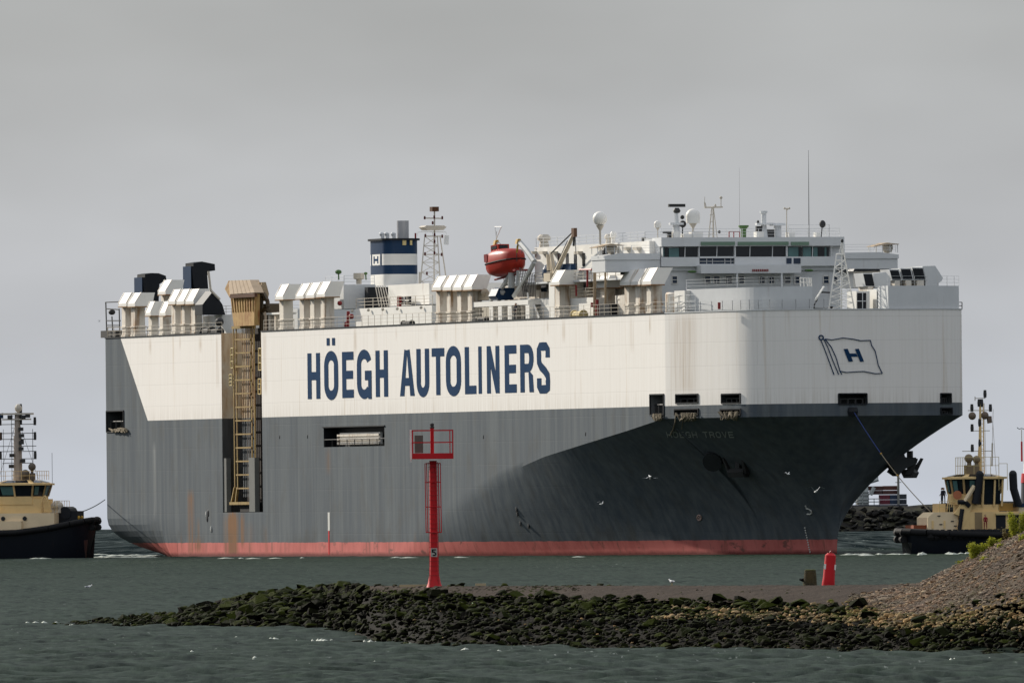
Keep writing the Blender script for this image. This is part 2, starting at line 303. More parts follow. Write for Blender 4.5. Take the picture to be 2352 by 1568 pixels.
# ------------------------------------------------------------------ water (follows the earth's curve)
def make_water():
    rows = []; y = 440.
    while y < 7600:
        rows.append(y); y += .75*(y/600)**1.55 if y < 1300 else 2.5*(y/1300)**2.6
    rows = np.array(rows); nc = 330
    cx = np.linspace(-.040, .040, nc); Y = np.repeat(rows[:, None], nc, 1); X = cx[None, :]*Y
    # jitter breaks the grid
    Z = np.zeros_like(X); cell = np.gradient(rows)[:, None]
    for i in range(56):
        lam = .55*(5/.55)**(i/55); ang = -.35+RN.randn()*.55; k = 2*np.pi/lam; kx, ky = k*math.sin(ang), k*math.cos(ang)
        amp = .0125*lam**.55*RN.uniform(.6, 1.4)
        vis = np.clip(1.25-(2.2*cell*abs(math.cos(ang))/lam), 0, 1)
        vx = np.clip(1.25-(2.2*(Y*.08/nc)*abs(math.sin(ang))/lam), 0, 1)
        ph = kx*X+ky*Y+RN.uniform(0, 6.28)+.8*np.sin(X*.31*RN.uniform(.5, 1.5)+Y*.05)
        Z += amp*vis*vx*(np.sin(ph)+.25*np.sin(2*ph+1.2))
    Z += sea(1)*0-Y*Y/2/RE
    n = len(rows); V = np.stack([X, Y, Z], -1).reshape(-1, 3)
    idx = np.arange(n*nc).reshape(n, nc); Q = np.stack([idx[:-1, :-1], idx[:-1, 1:], idx[1:, 1:], idx[1:, :-1]], -1).reshape(-1, 4)
    # coarse sea all round, a little lower
    xs = np.array([-9000, -5000, -2500, -1200, -500, -200, 0, 200, 500, 1200, 2500, 5000, 9000.]); ys = np.array([-9000, -4000, -1500, -400, 0, 440, 900, 1500, 2200, 3000, 4000, 5200, 6800, 9000.])
    GX, GY = np.meshgrid(xs, ys); GZ = -(GX**2+GY**2)/2/RE-.45; g = len(V); V = np.vstack([V, np.stack([GX, GY, GZ], -1).reshape(-1, 3)])
    gi = g+np.arange(GX.size).reshape(GX.shape); Q = np.vstack([Q, np.stack([gi[:-1, :-1], gi[:-1, 1:], gi[1:, 1:], gi[1:, :-1]], -1).reshape(-1, 4)])
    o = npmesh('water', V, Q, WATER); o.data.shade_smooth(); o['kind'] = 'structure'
def npmesh(name, V, Q, mat, parent=None):
    me = bpy.data.meshes.new(name); V = np.asarray(V, dtype=np.float32); Q = np.asarray(Q, dtype=np.int32); k = Q.shape[1]
    me.vertices.add(len(V)); me.vertices.foreach_set('co', V.ravel()); me.loops.add(Q.size); me.loops.foreach_set('vertex_index', Q.ravel())
    me.polygons.add(len(Q)); me.polygons.foreach_set('loop_start', np.arange(0, Q.size, k, dtype=np.int32)); me.update(calc_edges=True)
    me.materials.append(mat); o = bpy.data.objects.new(name, me); COL.objects.link(o); o.parent = parent; return o
make_water()

# ================================================================== THE CAR CARRIER
ship = thing('car_carrier_ship', 'huge car carrier ship with white upper side, grey lower hull and blue lettering', 'ship', (O2[0], O2[1], ZS), math.atan2(h2[1], h2[0]))
ZK, ZD = 15.7, 27.8
BOW = [(205, 16.13), (209, 15.62), (213, 15.05), (217, 14.5), (220.5, 13.95), (223, 13.35), (225, 12.4), (226.6, 10.8), (227.7, 8.7), (228.4, 6.4), (228.8, 3.8), (229, 1.6), (229, 0)]
_p = BOW[:]; BOW = [_p[0]]      # extra points so the bow rounds smoothly after the shoulder knuckle
for i in range(len(_p)-1):
    p0, p1, p2, p3 = _p[max(i-1, 0)] if i > 1 else _p[i], _p[i], _p[i+1], _p[min(i+2, len(_p)-1)] if i+2 < len(_p) else (_p[i+1][0], -_p[i][1])
    for k in (1, 2, 3):
        f = k/3; BOW.append(tuple(.5*(2*p1[j]+(p2[j]-p0[j])*f+(2*p0[j]-5*p1[j]+4*p2[j]-p3[j])*f*f+(3*p1[j]-p0[j]-3*p2[j]+p3[j])*f**3) for j in (0, 1)))
BL = [0.]
for p, q in zip(BOW[:-1], BOW[1:]): BL.append(BL[-1]+math.hypot(q[0]-p[0], q[1]-p[1]))
UB = 205+BL[-1]
def K(u):   # plan outline, u = length from the stern corner, starboard; returns (a, t>=0)
    if u <= 205: return u, 16.13
    return float(np.interp(u-205, BL, [p[0] for p in BOW])), float(np.interp(u-205, BL, [p[1] for p in BOW]))
def w0(a):
    q = (a-112)/(217.3-112)
    return 16.13 if q <= 0 else 16.13*max(0, 1-q**1.5)
ZCC = [(112, 0), (120, 3), (133, 6), (148.6, 9.4), (163.8, 11.6), (178.7, 13.1), (191.9, 14.4), (204, 15.7)]
def hp(u, z, off=0.):   # hull surface point, starboard
    a, t = K(u)
    if z < ZK:
        if a > 112:
            c = float(np.interp(u, [p[0] for p in ZCC], [p[1] for p in ZCC]))
            if z < c:
                q = 1.5+.3*min(1, max(0, (u-120)/80)); kk = min(1, max(0, (u-118)/72)); v_ = max(0, z/c); g = kk*v_**q+(1-kk)*(1-(1-v_)**2)
                if u <= 190: wa, wt = u, w0(u)
                else: s_, L_ = u-190, UB-190; wa = 190+s_+(27.3-L_)/L_**2*s_*s_; wt = w0(wa)
                if z < 0: wt = max(0, wt-.0*z)
                a, t = wa+(a-wa)*g, wt+(t-wt)*g
        if a < 30 and z < 5:     # the stern counter curves in towards the water
            t = t-8.3*((5-z)/5)**2.4*(1-a/30)**1.5
    if off:
        a2, t2 = K(u+.3); a1, t1 = K(u-.3) if u > .3 else (0, 16.13); dx, dy = a2-a1, t2-t1; l = math.hypot(dx, dy) or 1
        a += -dy/l*off; t += dx/l*off
    return a, -t, z
def uz(x, y):   # picture -> (u, z) on the starboard/bow hull
    z = 20.; us = np.linspace(60, UB+8, 700); hh = lambda u, z: hp(u, z) if u <= UB else (hp(2*UB-u, z)[0], -hp(2*UB-u, z)[1], z)
    for _ in range(5):
        X_ = [img(*hh(u, z))[0] for u in us]; u = float(np.interp(x, X_, us)); yy = img(*hh(u, z))[1]; z += (yy-y)/20.5
    return u, z
def hpp(u, z, off=0.):
    if u <= UB: return hp(u, z, off)
    p = hp(2*UB-u, z, off); return p[0], -p[1], z
FR = 6  # fairlead openings (x0,x1,y0,y1) in px
holes = []
for x0, x1, y0, y1 in ((1494, 1526, 906, 953), (1553, 1604, 906, 926), (1658, 1701, 905, 926), (1926, 1991, 904, 928)):
    u0, za = uz(x0, y1); u1, _ = uz(x1, y1); _, zb = uz(x0, y0); holes.append([u0, u1, max(za, ZK+.05), zb])
for x0, x1 in ((1550, 1605), (1655, 1702)):
    u0, za = uz(x0, 953); u1, _ = uz(x1, 953); _, zb = uz(x0, 940); holes.append([u0, u1, max(za, ZK+.12), zb])
for x0, x1, y0, y1 in ((2160, 2184, 904, 926), (2160, 2186, 937, 951)):   # port bow: t from the picture
    def up(x):
        us = np.linspace(UB, UB+16.5, 300); X_ = [img(*hpp(u, 18))[0] for u in us]; return float(np.interp(x, X_, us))
    holes.append([up(x0), up(x1), SA(x0, y1, 224)[2], SA(x0, y0, 224)[2]])
a0 = S(245, 944, -16.13); a1 = S(285, 991, -16.13); holes.append([a0[0], a1[0], a1[2], a0[2]])
holes.append([84.8, 107.3, 13.3, 15.67])
SLOT = [S(508, 766, -16.13)[0], S(600, 761, -16.13)[0], 5.45, ZD]; holes.append(SLOT)
def make_hull():
    us = sorted(set([0, 1.5, 3, 5, 8, 11, 14, 18, 22, 28, 35, 40]+list(range(64, 112, 4))+[112+1.5*k for k in range(62)]+[205+b for b in BL]))
    us = us+[2*UB-u for u in us[::-1][1:]]
    for h in holes: us += [h[0], h[1]]
    us = sorted(set(round(u, 3) for u in us)); us = [u for i, u in enumerate(us) if i == 0 or u-us[i-1] > .02]
    zs = [-1.6, -.5, 0, .6, 1.2, 1.8, 2.5, 3.2, 4, 4.8, 5.6, 6.5, 7.5, 8.5]+[9.3+.8*k for k in range(8)]+[ZK, 17.15, 21, 24.5, ZD]
    for h in holes: zs += [h[2], h[3]]
    zs = sorted(set(round(z, 3) for z in zs)); zs = [z for i, z in enumerate(zs) if i == 0 or z-zs[i-1] > .01]
    m = MB()
    def warp(u, z):   # keeps one row of vertices on the crease where the flare begins
        v = u if u <= UB else 2*UB-u
        if not (112 < v < 204.9) or z <= 0 or z >= ZK: return z
        c = float(np.interp(v, [p[0] for p in ZCC], [p[1] for p in ZCC])); k = min(1, (v-112)/18); c = 8.5*(1-k)+c*k
        return z/8.5*c if z < 8.5 else c+(z-8.5)/(ZK-8.5)*(ZK-c)
    m.v = [hpp(u, warp(u, z)) for u in us for z in zs]; nz_ = len(zs)
    for i in range(len(us)-1):
        for j in range(nz_-1):
            uc, zc_ = (us[i]+us[i+1])/2, (zs[j]+zs[j+1])/2
            if any(h[0] < uc < h[1] and h[2] < zc_ < h[3] for h in holes): continue
            m.f.append((i*nz_+j, (i+1)*nz_+j, (i+1)*nz_+j+1, i*nz_+j+1))
    n = len(us)-1   # transom
    for j in range(nz_-1): m.f.append((j, j+1, n*nz_+j+1, n*nz_+j))
    m.f.append(tuple([i*nz_ for i in range(n+1)]))
    o = m.build('hull', HULL, ship, smooth=5.5)
    me = o.data; at = me.attributes.get('sharp_edge')      # the flare is one faired surface: no hard edges on it
    if at:
        for e in me.edges:
            p, q = me.vertices[e.vertices[0]].co, me.vertices[e.vertices[1]].co
            if max(p.z, q.z) < ZK-.05 and min(p.z, q.z) > -1 and (min(p.x, q.x) > 203.5 or (p.x > 112 and max(p.z, q.z) < 10.5)): at.data[e.index].value = False
    # deck with the slot cut out
    pl = [hpp(u, ZD-.03)[:2] for u in us if not (SLOT[0] < u < SLOT[1])]
    pl2 = []
    for p in pl:
        pl2.append(p)
    out_ = []
    for p in pl2:
        out_.append(p)
        if abs(p[0]-SLOT[0]) < .05 and p[1] < 0: out_.append((SLOT[0], -12.6)); out_.append((SLOT[1], -12.6))
    d = MB(); d.add([(a, t, ZD-.03) for a, t in out_], [tuple(range(len(out_)))]); d.build('deck', DECKM, ship)
    # flat sheer strake lip
    m = MB()
    for u0, u1 in ((0, SLOT[0]), (SLOT[1], 205.1)):
        m.mark(); pts = [hpp(u, ZD+.02, .04) for u in us if u0 <= u <= u1]
        m.line(pts, .09, 4)
    m.each('deck_edge', BLACK, ship)
    m = MB(); m.line([hpp(u, ZD+.02, .03) for u in us if 205 <= u], .07, 4); m.build('bow_deck_edge', GREYW, ship)
make_hull()
def niche(h, depth, mat, name='mooring_opening'):   # inside of an opening
    m = MB(); u = np.linspace(h[0], h[1], 5); o = [hpp(x, h[2]) for x in u]
    def inn(x, z):
        p = hpp(x, z, -depth); return p
    A = [hpp(x, h[2]) for x in u]+[hpp(x, h[3]) for x in u[::-1]]; B = [inn(x, h[2]) for x in u]+[inn(x, h[3]) for x in u[::-1]]
    n = len(A); m.add(A+B, [tuple(range(n, 2*n))]+[(i, (i+1) % n, n+(i+1) % n, n+i) for i in range(n)])
    ob = m.build(name, mat, ship); return ob
INNERL = paint('opening_light_inner', (.16, .165, .165), .7, .3, .3)
INNER = paint('opening_inner_paint', (.05, .055, .055), .7, .4, .4)
for i, h in enumerate(holes):
    if h is SLOT or i == len(holes)-2: continue
    ob = niche(h, 2.2, INNER if i else INNERL)
    # rim plating
    m = MB(); pts = [hpp(h[0], h[2], .05), hpp((h[0]+h[1])/2, h[2], .05), hpp(h[1], h[2], .05), hpp(h[1], h[3], .05), hpp((h[0]+h[1])/2, h[3], .05), hpp(h[0], h[3], .05), hpp(h[0], h[2], .05)]
    m.line(pts, .1, 4); m.build('rim', BLACK, ob)
    m = MB(); um = np.linspace(h[0]+.3, h[1]-.3, 4)
    for x in um: m.tube(hpp(x, h[2], -.5), hpp(x, h[2]+(h[3]-h[2])*.55, -.5), .11)
    m.line([hpp(x, h[2]+(h[3]-h[2])*.5, -.5) for x in um], .08); m.build('roller', DARK, ob)
# rope tangles hanging below the openings
def rope_bundle(x0, x1, y0, y1, n, parent=None, amp=1.):
    m = MB(); rr = random.Random(int(x0))
    for k in range(n):
        xa = rr.uniform(x0, x1); xb = xa+rr.uniform(.25, .6)*(x1-x0); xb = min(xb, x1); pts = []
        for s in range(7):
            f = s/6; x = xa+(xb-xa)*f; y = y0+(y1-y0)*(1-(2*f-1)**2)*rr.uniform(.6, 1.0)
            u, z = uz(x, y); p = hpp(u, z, .25+rr.uniform(0, .25)); pts.append(p)
        m.line(pts, rr.uniform(.06, .13), 4)
    return m.build('rope_tangle', ROPE, ship)
rope_bundle(1556, 1604, 948, 968, 12); rope_bundle(1657, 1700, 945, 966, 11); rope_bundle(1500, 1526, 950, 968, 9)
m = MB(); m.line([hpp(*uz(1558, 950), .3), hpp(*uz(1556, 970), .3), hpp(*uz(1552, 985), .3), hpp(*uz(1545, 1000), .3)], .09); m.line([hpp(*uz(1575, 955), .3), hpp(*uz(1571, 985), .3)], .05); m.build('hanging_rope', ROPE, ship)
def flat_bundle(xc, yc, w, hh, n):
    m = MB(); rr = random.Random(int(xc))
    for k in range(n):
        x = xc+rr.uniform(-w, w*.3); pts = [Vector(S(x+i*w*.25*rr.uniform(.6, 1), yc+hh*rr.uniform(-.6, .6), -16.3-rr.uniform(0, .3))) for i in range(5)]
        m.line(pts, rr.uniform(.06, .13), 4)
    return m.build('rope_tangle', ROPE, ship)
flat_bundle(268, 988, 22, 9, 12)
# pilot door opening with its shuttered gate
h = holes[-2]; ob = niche(h, 1.6, BLACK, 'side_door_opening')
m = MB(); a_, b_ = S(775, 1000, -15.7), S(868, 1000, -15.7); m.box(a_[0], b_[0], -15.4, -15.1, 13.55, 15.0); m.build('gate_panel', WHITE, ob)
for k in range(3):
    m = MB(); m.box(a_[0]-.4, b_[0], -15.62, -15.41, 13.6+k*.48, 13.86+k*.48); m.build('gate_slat', WHITE2, ob)
m = MB()
for x in np.linspace(h[0]+.2, h[1]-.2, 9): m.tube((x, -16.05, h[2]), (x, -16.05, h[2]+.9), .05)
m.tube((h[0], -16.05, h[2]+.9), (h[1], -16.05, h[2]+.9), .06); m.build('guard_rail', DARK, ob)
m = MB(); m.box(h[0]-.25, h[1]+.25, -16.28, -16.14, h[3], h[3]+.13); m.build('rim', BLACK, ob)

# --- side ramp recess
a0, a1 = SLOT[0], SLOT[1]
m = MB(); TB = -12.6
m.add([(a0, -16.13, 5.45), (a0, TB, 5.45), (a0, TB, ZD), (a0, -16.13, ZD), (a1, -16.13, 5.45), (a1, TB, 5.45), (a1, TB, ZD), (a1, -16.13, ZD)], [(0, 1, 2, 3), (4, 7, 6, 5), (1, 5, 6, 2), (0, 4, 5, 1)])
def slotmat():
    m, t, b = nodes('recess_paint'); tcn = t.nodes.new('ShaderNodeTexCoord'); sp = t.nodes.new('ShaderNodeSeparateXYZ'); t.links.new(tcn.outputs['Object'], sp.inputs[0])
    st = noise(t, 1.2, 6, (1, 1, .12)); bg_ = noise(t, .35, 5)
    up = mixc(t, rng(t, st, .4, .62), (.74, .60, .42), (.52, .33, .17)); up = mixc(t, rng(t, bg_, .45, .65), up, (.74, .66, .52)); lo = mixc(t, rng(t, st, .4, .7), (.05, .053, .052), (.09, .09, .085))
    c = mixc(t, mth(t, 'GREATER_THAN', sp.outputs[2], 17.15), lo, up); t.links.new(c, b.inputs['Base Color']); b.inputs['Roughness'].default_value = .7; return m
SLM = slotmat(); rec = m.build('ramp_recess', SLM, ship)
def ax(x, t, y=900): return S(x, y, t)[0]
# guard panels at the foot
tg = -16.0
for x0, x1 in ((517, 527), (579, 592)):
    p0, p1 = ax(x0, -15.6, 1100), ax(x1, -15.6, 1100); m = MB(); m.box(p0, p1, -16.0, -15.4, 5.5, 12.2); m.build('guard_panel', paint('recess_guard_grey%d' % x0, (.15, .155, .145), .6, .2, .3), rec)
m = MB(); m.box(a0+4.5, a1-4, -15.4, -14.6, 5.5, 6.6); m.build('sill_box', RUBBER, rec)
# stowed ramp
ramp = MB(); tr = -15.6; zt, zb_ = S(560, 748, tr)[2], S(560, 1152, tr)[2]
xl0, xl1, xr0, xr1 = 537, 545, 579, 587
al, al2, ar, ar2 = [ax(x, tr, 950) for x in (538, 544.5, 578.5, 585.5)]
zp = 7.3
for a_ in (al, al2, ar, ar2): ramp.box(a_-.13, a_+.13, tr-.05, tr+.05, zb_+1.8, zt)
for a_, b_ in ((al, al-1.2), (al2, al2-.7), (ar, ar-.4), (ar2, ar2-.1)): ramp.tube((a_, tr, zb_+1.8), (b_, tr, zb_), .2, n=4)
ramp.box(al-1.4, ar2+.2, tr-.3, tr+.3, zb_-.35, zb_)
ramp.box(al, ar2, tr-.25, tr+.25, zt-.35, zt)
RAMPP = paint('ramp_yellow_rust', (.33, .235, .085), .7, .9, .5, (.17, .07, .025), thr=.46, ss=2.)
def plankmat():
    m, t, b = nodes('ramp_plank_paint'); tcn = t.nodes.new('ShaderNodeTexCoord'); sp = t.nodes.new('ShaderNodeSeparateXYZ'); t.links.new(tcn.outputs['Object'], sp.inputs[0]); st = noise(t, 1.5, 5, (1, 1, .3))
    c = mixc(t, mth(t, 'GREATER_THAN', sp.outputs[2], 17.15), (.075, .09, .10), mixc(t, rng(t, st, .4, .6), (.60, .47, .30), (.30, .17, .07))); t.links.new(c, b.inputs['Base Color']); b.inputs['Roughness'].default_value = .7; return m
PLK = plankmat()
rampo = ramp.build('stowed_ramp', RAMPP, rec)
nr = 13
for k in range(1, nr):
    z = zt+(zb_-zt)*k/nr; m = MB(); m.box(al2-.1, ar+.1, tr-.2, tr-.1, z-.09, z+.09); m.build('rung', RAMPP, rampo)
for k in range(7):
    f = (k+.5)/7; a_ = al2+.9+(ar-al2-1.1)*f; m = MB(); m.box(a_-.10, a_+.08, tr+.35, tr+.4, zb_+.6, zt-.4); m.build('plank', PLK, rampo)
m = MB(); m.box(al2, ar, tr+1.2, tr+1.3, zb_, zt-.3); m.build('back_plate', paint('ramp_backing', (.03, .022, .018), .8, .4, .3), rampo)
# small ladders/brackets in the recess
m = MB()
for (xa, ya, yb_) in ((530, 800, 845), (527, 860, 885), (594, 800, 850), (593, 870, 905)):
    m.mark(); p = S(xa, ya, -15.9); q = S(xa, yb_, -15.9); m.line([p, q], .08); m.line([(p[0]+1, p[1], p[2]), (q[0]+1, q[1], q[2])], .08)
    for k in range(4): z = p[2]+(q[2]-p[2])*k/3; m.tube((p[0], p[1], z), (p[0]+1, p[1], z), .06)
m.each('recess_ladder', YELW, rec)
# ramp head housing above deck
def Pz(f, u, v, t): return S(*f(u, v), t)
A = [Pz(ch, *p, -16.6) for p in ((255, 500), (868, 470), (858, 1262), (345, 1285))]
m = MB(); m.prism(A, [(p[0], -15.9, p[2]) for p in A]); head = m.build('ramp_head_housing', RUSTY, ship)
P4 = [Pz(ch, *p, -16.9) for p in ((235, 560), (110, 350), (860, 300), (880, 500), (800, 440), (270, 480))]
T4 = [(Pz(ch, 210, 140, -15.2)), (Pz(ch, 745, 120, -15.2))]
m = MB(); lo = [Pz(ch, 250, 480, -17.0), Pz(ch, 868, 440, -17.0)]; mid_ = [Pz(ch, 130, 350, -16.2), Pz(ch, 860, 300, -17.0)]
f_ = [lo[0], lo[1], T4[1], T4[0]]; b__ = [(p[0], p[1]+1.2, p[2]) for p in f_]; m.prism(f_, b__); hd = m.build('hood', paint('hood_rusty_beige', (.34, .26, .18), .8, .7, .5, (.17, .08, .035)), head)
m = MB(); lf = [Pz(ch, 120, 345, -16.0), Pz(ch, 235, 560, -16.0), Pz(ch, 262, 470, -16.0), Pz(ch, 212, 145, -15.4)]; m.prism(lf, [(p[0], p[1]+.8, p[2]) for p in lf]); m.build('hood_side', RUSTY, head)
for k in range(1, 6):
    f = k/6; p = Vector(lo[0]).lerp(Vector(lo[1]), f); q = Vector(T4[0]).lerp(Vector(T4[1]), f); p.y -= .04; q.y -= .04; m = MB(); m.tube(p, q, .035, n=4); m.build('seam_rib', BEIGE, head)
m = MB()
for k in range(9):
    f = (k+.5)/9; p = Vector(A[0]).lerp(Vector(A[1]), f); q = Vector(A[3]).lerp(Vector(A[2]), f); q = p.lerp(q, .55); m.tube((p.x, -16.65, p.z), (q.x, -16.65, q.z), .1, n=4)
m.build('corrugation', RUSTY, head)
m = MB(); m.box(lo[0][0], lo[1][0], -17.02, -16.62, lo[0][2]-.5, lo[0][2]-.05); m.build('drip_edge', paint('rust_edge', (.10, .05, .03), .8, .5, .3), head)
# machinery frame to the right of the ramp head
m = MB(); d_ = -14.5
for pts in ([(790, 190), (930, 200), (1040, 300)], [(880, 300), (880, 1250)], [(1035, 180), (1035, 1400)], [(900, 480), (1100, 480), (1190, 650), (1195, 800), (1060, 900)], [(780, 180), (870, 320)], [(900, 300), (1000, 300)], [(900, 950), (1030, 1080)], [(1060, 1000), (1060, 1400)], [(1150, 830), (1230, 880)]):
    m.line([Pz(ch, *p, d_) for p in pts], .28, 5)
m.build('winch_frame', paint('dirty_frame', (.10, .08, .055), .7, .8, .4), ship)
poly = [SA(*ch(*p), ax(*[ch(1100, 300)[0]], d_))[1:] for p in ((1040, 180), (1150, 175), (1230, 470), (1190, 650), (1100, 520), (1050, 450))]
aa = ax(ch(1100, 300)[0], d_); m = MB(); m.ex_a(poly, aa-1.5, aa); m.build('winch_cover', BEIGE, ship)
m = MB(); q0, q1 = Pz(ch, 1030, 480, -13.5), Pz(ch, 1240, 1380, -13.5); m.box(q0[0], q1[0], -13.5, -11, ZD, q0[2]-1.2); m.build('winch_cabinet', paint('winch_brown', (.13, .10, .07), .8, .8, .4), ship)

# --- vent housings
def vent(f, hd_, cl_, ydeck, t0, k=0, dark=False, mat=None):
    xl, xm, xr, yb, yt, xmt, xrt = hd_; cL, cM, cR = cl_
    B0 = S(*f(xl, yb), t0); B1 = S(*f(xm, yb), t0); af, ar_ = B1[0], B0[0]
    tR = SA(*f(xr, yb), af)[1]; TT = SA(*f(xmt, yt), af); TTr = SA(*f(xrt, yt), af); zb = B1[2]; zt = TT[2]
    root = MB(); c0 = S(*f(cL, yb), t0+.5); c1_ = S(*f(cM, yb), t0+.5); tc_ = SA(*f(cR, yb), c1_[0])[1]
    zd = S(*f(cM, ydeck), t0+.5)[2]; w = .25
    root.box(c0[0], c1_[0], t0+.55, tc_, zd, zb); zm = zd+(zb-zd)*.32; root.box(c0[0]-.12, c1_[0]+.12, t0+.42, tc_+.12, zm-.1, zm+.1)
    root.box(c0[0]-.1, c1_[0]+.1, t0+.45, tc_+.1, zd, zd+.25)
    r = root.build('vent_housing', WHITE2, ship)
    m = MB(); m.ex_a([(t0, zb), (t0, zb+.38), (TT[1], zt), (TTr[1], zt), (tR, zb)], ar_, af); m.build('hood', mat or WHITE, r)
    m = MB(); m.box(ar_-.05, af+.05, t0-.04, tR+.03, zb-.13, zb-.005); m.build('hood_edge', RUSTYE, r)
    m = MB()
    for a_ in (ar_+.1, af-.1): m.mark(); m.tube((a_, t0-.02, zb+.4), (a_, TT[1]-.02, zt+.03), .07, n=4)
    m.each('hood_rib', WHITE2, r)
    m = MB(); m.add([(ar_+.2, tR+.03, zb+.1), (af-.2, tR+.03, zb+.1), (af-.2, TTr[1]+.03, zt-.1), (ar_+.2, TTr[1]+.03, zt-.1)], [(0, 1, 2, 3)]); m.build('louvre', BLACK, r)
    return r
RUSTYE = paint('rust_edge_paint', (.30, .20, .11), .8, .9, .4, thr=.4)
tD = -15.9
vent(c1, (215, 310, 500, 660, 500, 378, 545), (250, 292, 410), 1020, tD); vent(c1, (325, 410, 615, 660, 500, 490, 645), (360, 405, 528), 1015, tD)
vent(c1, (530, 595, 745, 770, 602, 652, 760), (565, 603, 690), 1010, tD+.4); vent(c1, (695, 770, 860, 770, 600, 830, 900), (695, 735, 830), 1000, tD+.4)
vent(c1, (680, 770, 960, 520, 350, 850, 992), (712, 745, 835), 980, -10.5)
vent(c1, (800, 882, 1070, 635, 460, 955, 1090), (835, 880, 970), 985, tD+.2); vent(c1, (900, 988, 1180, 635, 457, 1062, 1200), (945, 988, 1080), 985, tD+.2); vent(c1, (1005, 1100, 1290, 632, 455, 1175, 1322), (1065, 1112, 1200), 985, tD+.2)
vent(c2, (295, 390, 530, 580, 400, 465, 600), (340, 387, 505), 935, tD); vent(c2, (535, 630, 800, 570, 390, 715, 860), (578, 627, 740), 925, tD)
vent(c2, (655, 755, 930, 560, 380, 835, 990), (700, 748, 860), 922, tD); vent(c2, (780, 880, 1055, 548, 368, 955, 1108), (825, 870, 990), 915, tD)
vent(c3, (350, 448, 600, 1045, 890, 518, 650), (390, 432, 520), 1410, tD); vent(c3, (470, 562, 720, 1045, 883, 632, 770), (510, 550, 640), 1405, tD)
vent(c3, (580, 675, 840, 1045, 880, 745, 880), (625, 667, 760), 1400, tD); vent(c3, (695, 792, 955, 1040, 875, 862, 1005), (740, 785, 900), 1395, tD)
vent(c4, (300, 405, 590, 995, 822, 482, 640), (345, 400, 522), 1385, tD)
vent(c4, (835, 960, 1150, 1028, 885, 1010, 1180), (880, 940, 1055), 1370, -13.2, mat=GREYW)
vent(c4, (1115, 1228, 1420, 1000, 818, 1310, 1470), (1165, 1215, 1350), 1345, tD); vent(c4, (1250, 1352, 1540, 995, 806, 1440, 1600), (1295, 1345, 1470), 1342, tD)
vent(c4, (1375, 1482, 1640, 990, 795, 1570, 1740), (1425, 1475, 1612), 1335, tD)
# port bow vents with open louvres
def pvent(f, bl, br, yb, tl, trt, yt, br2, a_f, da, body):
    P = [SA(*f(bl, yb), a_f), SA(*f(br2, yb), a_f), SA(*f(trt, yt), a_f), SA(*f(tl, yt), a_f)]
    m = MB(); m.ex_a([(p[1], p[2]) for p in P], a_f-da, a_f); r = m.build('vent_housing', GREYW, ship)
    m = MB(); l0, l1 = SA(*f(bl+4, yb-8), a_f+.03), SA(*f(tl+6, yt+12), a_f+.03); r0, r1 = SA(*f(br-4, yb-8), a_f+.03), SA(*f(br-4+(tl-bl), yt+12), a_f+.03)
    m.ex_a([l0[1:], r0[1:], r1[1:], l1[1:]], a_f+.01, a_f+.05); m.build('louvre', BLACK, r)
    m = MB(); m.box(a_f-da, a_f, P[0][1]+.3, P[1][1]-.3, ZD, P[0][2]); m.build('column', WHITE2, r); return r
for bl, br, tl, yb, yt in ((1085, 1195, 1050, 800, 668), (1210, 1330, 1180, 798, 655), (1350, 1478, 1318, 797, 645)):
    pvent(c6, bl, br, yb, tl, br+(tl-bl)+5, yt, br+8, 206, 3, None)
m = MB(); P = [SA(*c6(*p), 206) for p in ((1478, 890), (1478, 790), (1440, 632), (1590, 625), (1682, 770), (1665, 805), (1632, 830), (1632, 890))]; m.ex_a([p[1:] for p in P], 202, 206); m.build('vent_hood', GREYW, ship)
pvent(c6, 770, 880, 870, 740, 850, 712, 890, 208, 3, None)
m = MB(); P = [SA(*c6(*p), 207.5) for p in ((880, 885), (860, 715), (1010, 700), (1065, 770), (1065, 885))]; m.ex_a([p[1:] for p in P], 204.5, 207.5); m.build('vent_hood', GREYW, ship)
m = MB(); P = [SA(*c6(*p), 200) for p in ((625, 688), (1050, 675), (1050, 885), (625, 885))]; m.ex_a([p[1:] for p in P], 196, 200); hs = m.build('deck_store', WHITE, ship)
m = MB(); P = [SA(*c6(*p), 201.5) for p in ((625, 690), (640, 662), (1050, 662), (1050, 685))]; m.ex_a([p[1:] for p in P], 196, 201.5); m.build('canopy', BLACK, hs)
for x0, x1, y0 in ((672, 775, 945), (910, 1012, 925)):
    P = [SA(*c6(*p), 214) for p in ((x0-8, 1138), (x0-8, y0-22), (x1+45, y0-22), (x1+45, 1138))]; m = MB(); m.ex_a([p[1:] for p in P], 211, 214); r = m.build('vent_trunk', WHITE, ship)
    P = [SA(*c6(*p), 214) for p in ((x0, 1138), (x0, y0), (x1, y0), (x1, 1138))]; m = MB(); m.ex_a([p[1:] for p in P], 214.01, 214.1); m.build('door', BLACK, r)
    m = MB(); xm_ = (x0+x1)/2+12; P = [SA(*c6(xm_, v), 214.15) for v in (y0, 1138)]; m.tube(P[0], P[1], .05); P = [SA(*c6(u_, (y0+1138)/2), 214.15) for u_ in (x0, x1)]; m.tube(P[0], P[1], .05); m.build('door_bar', GREYW, r)

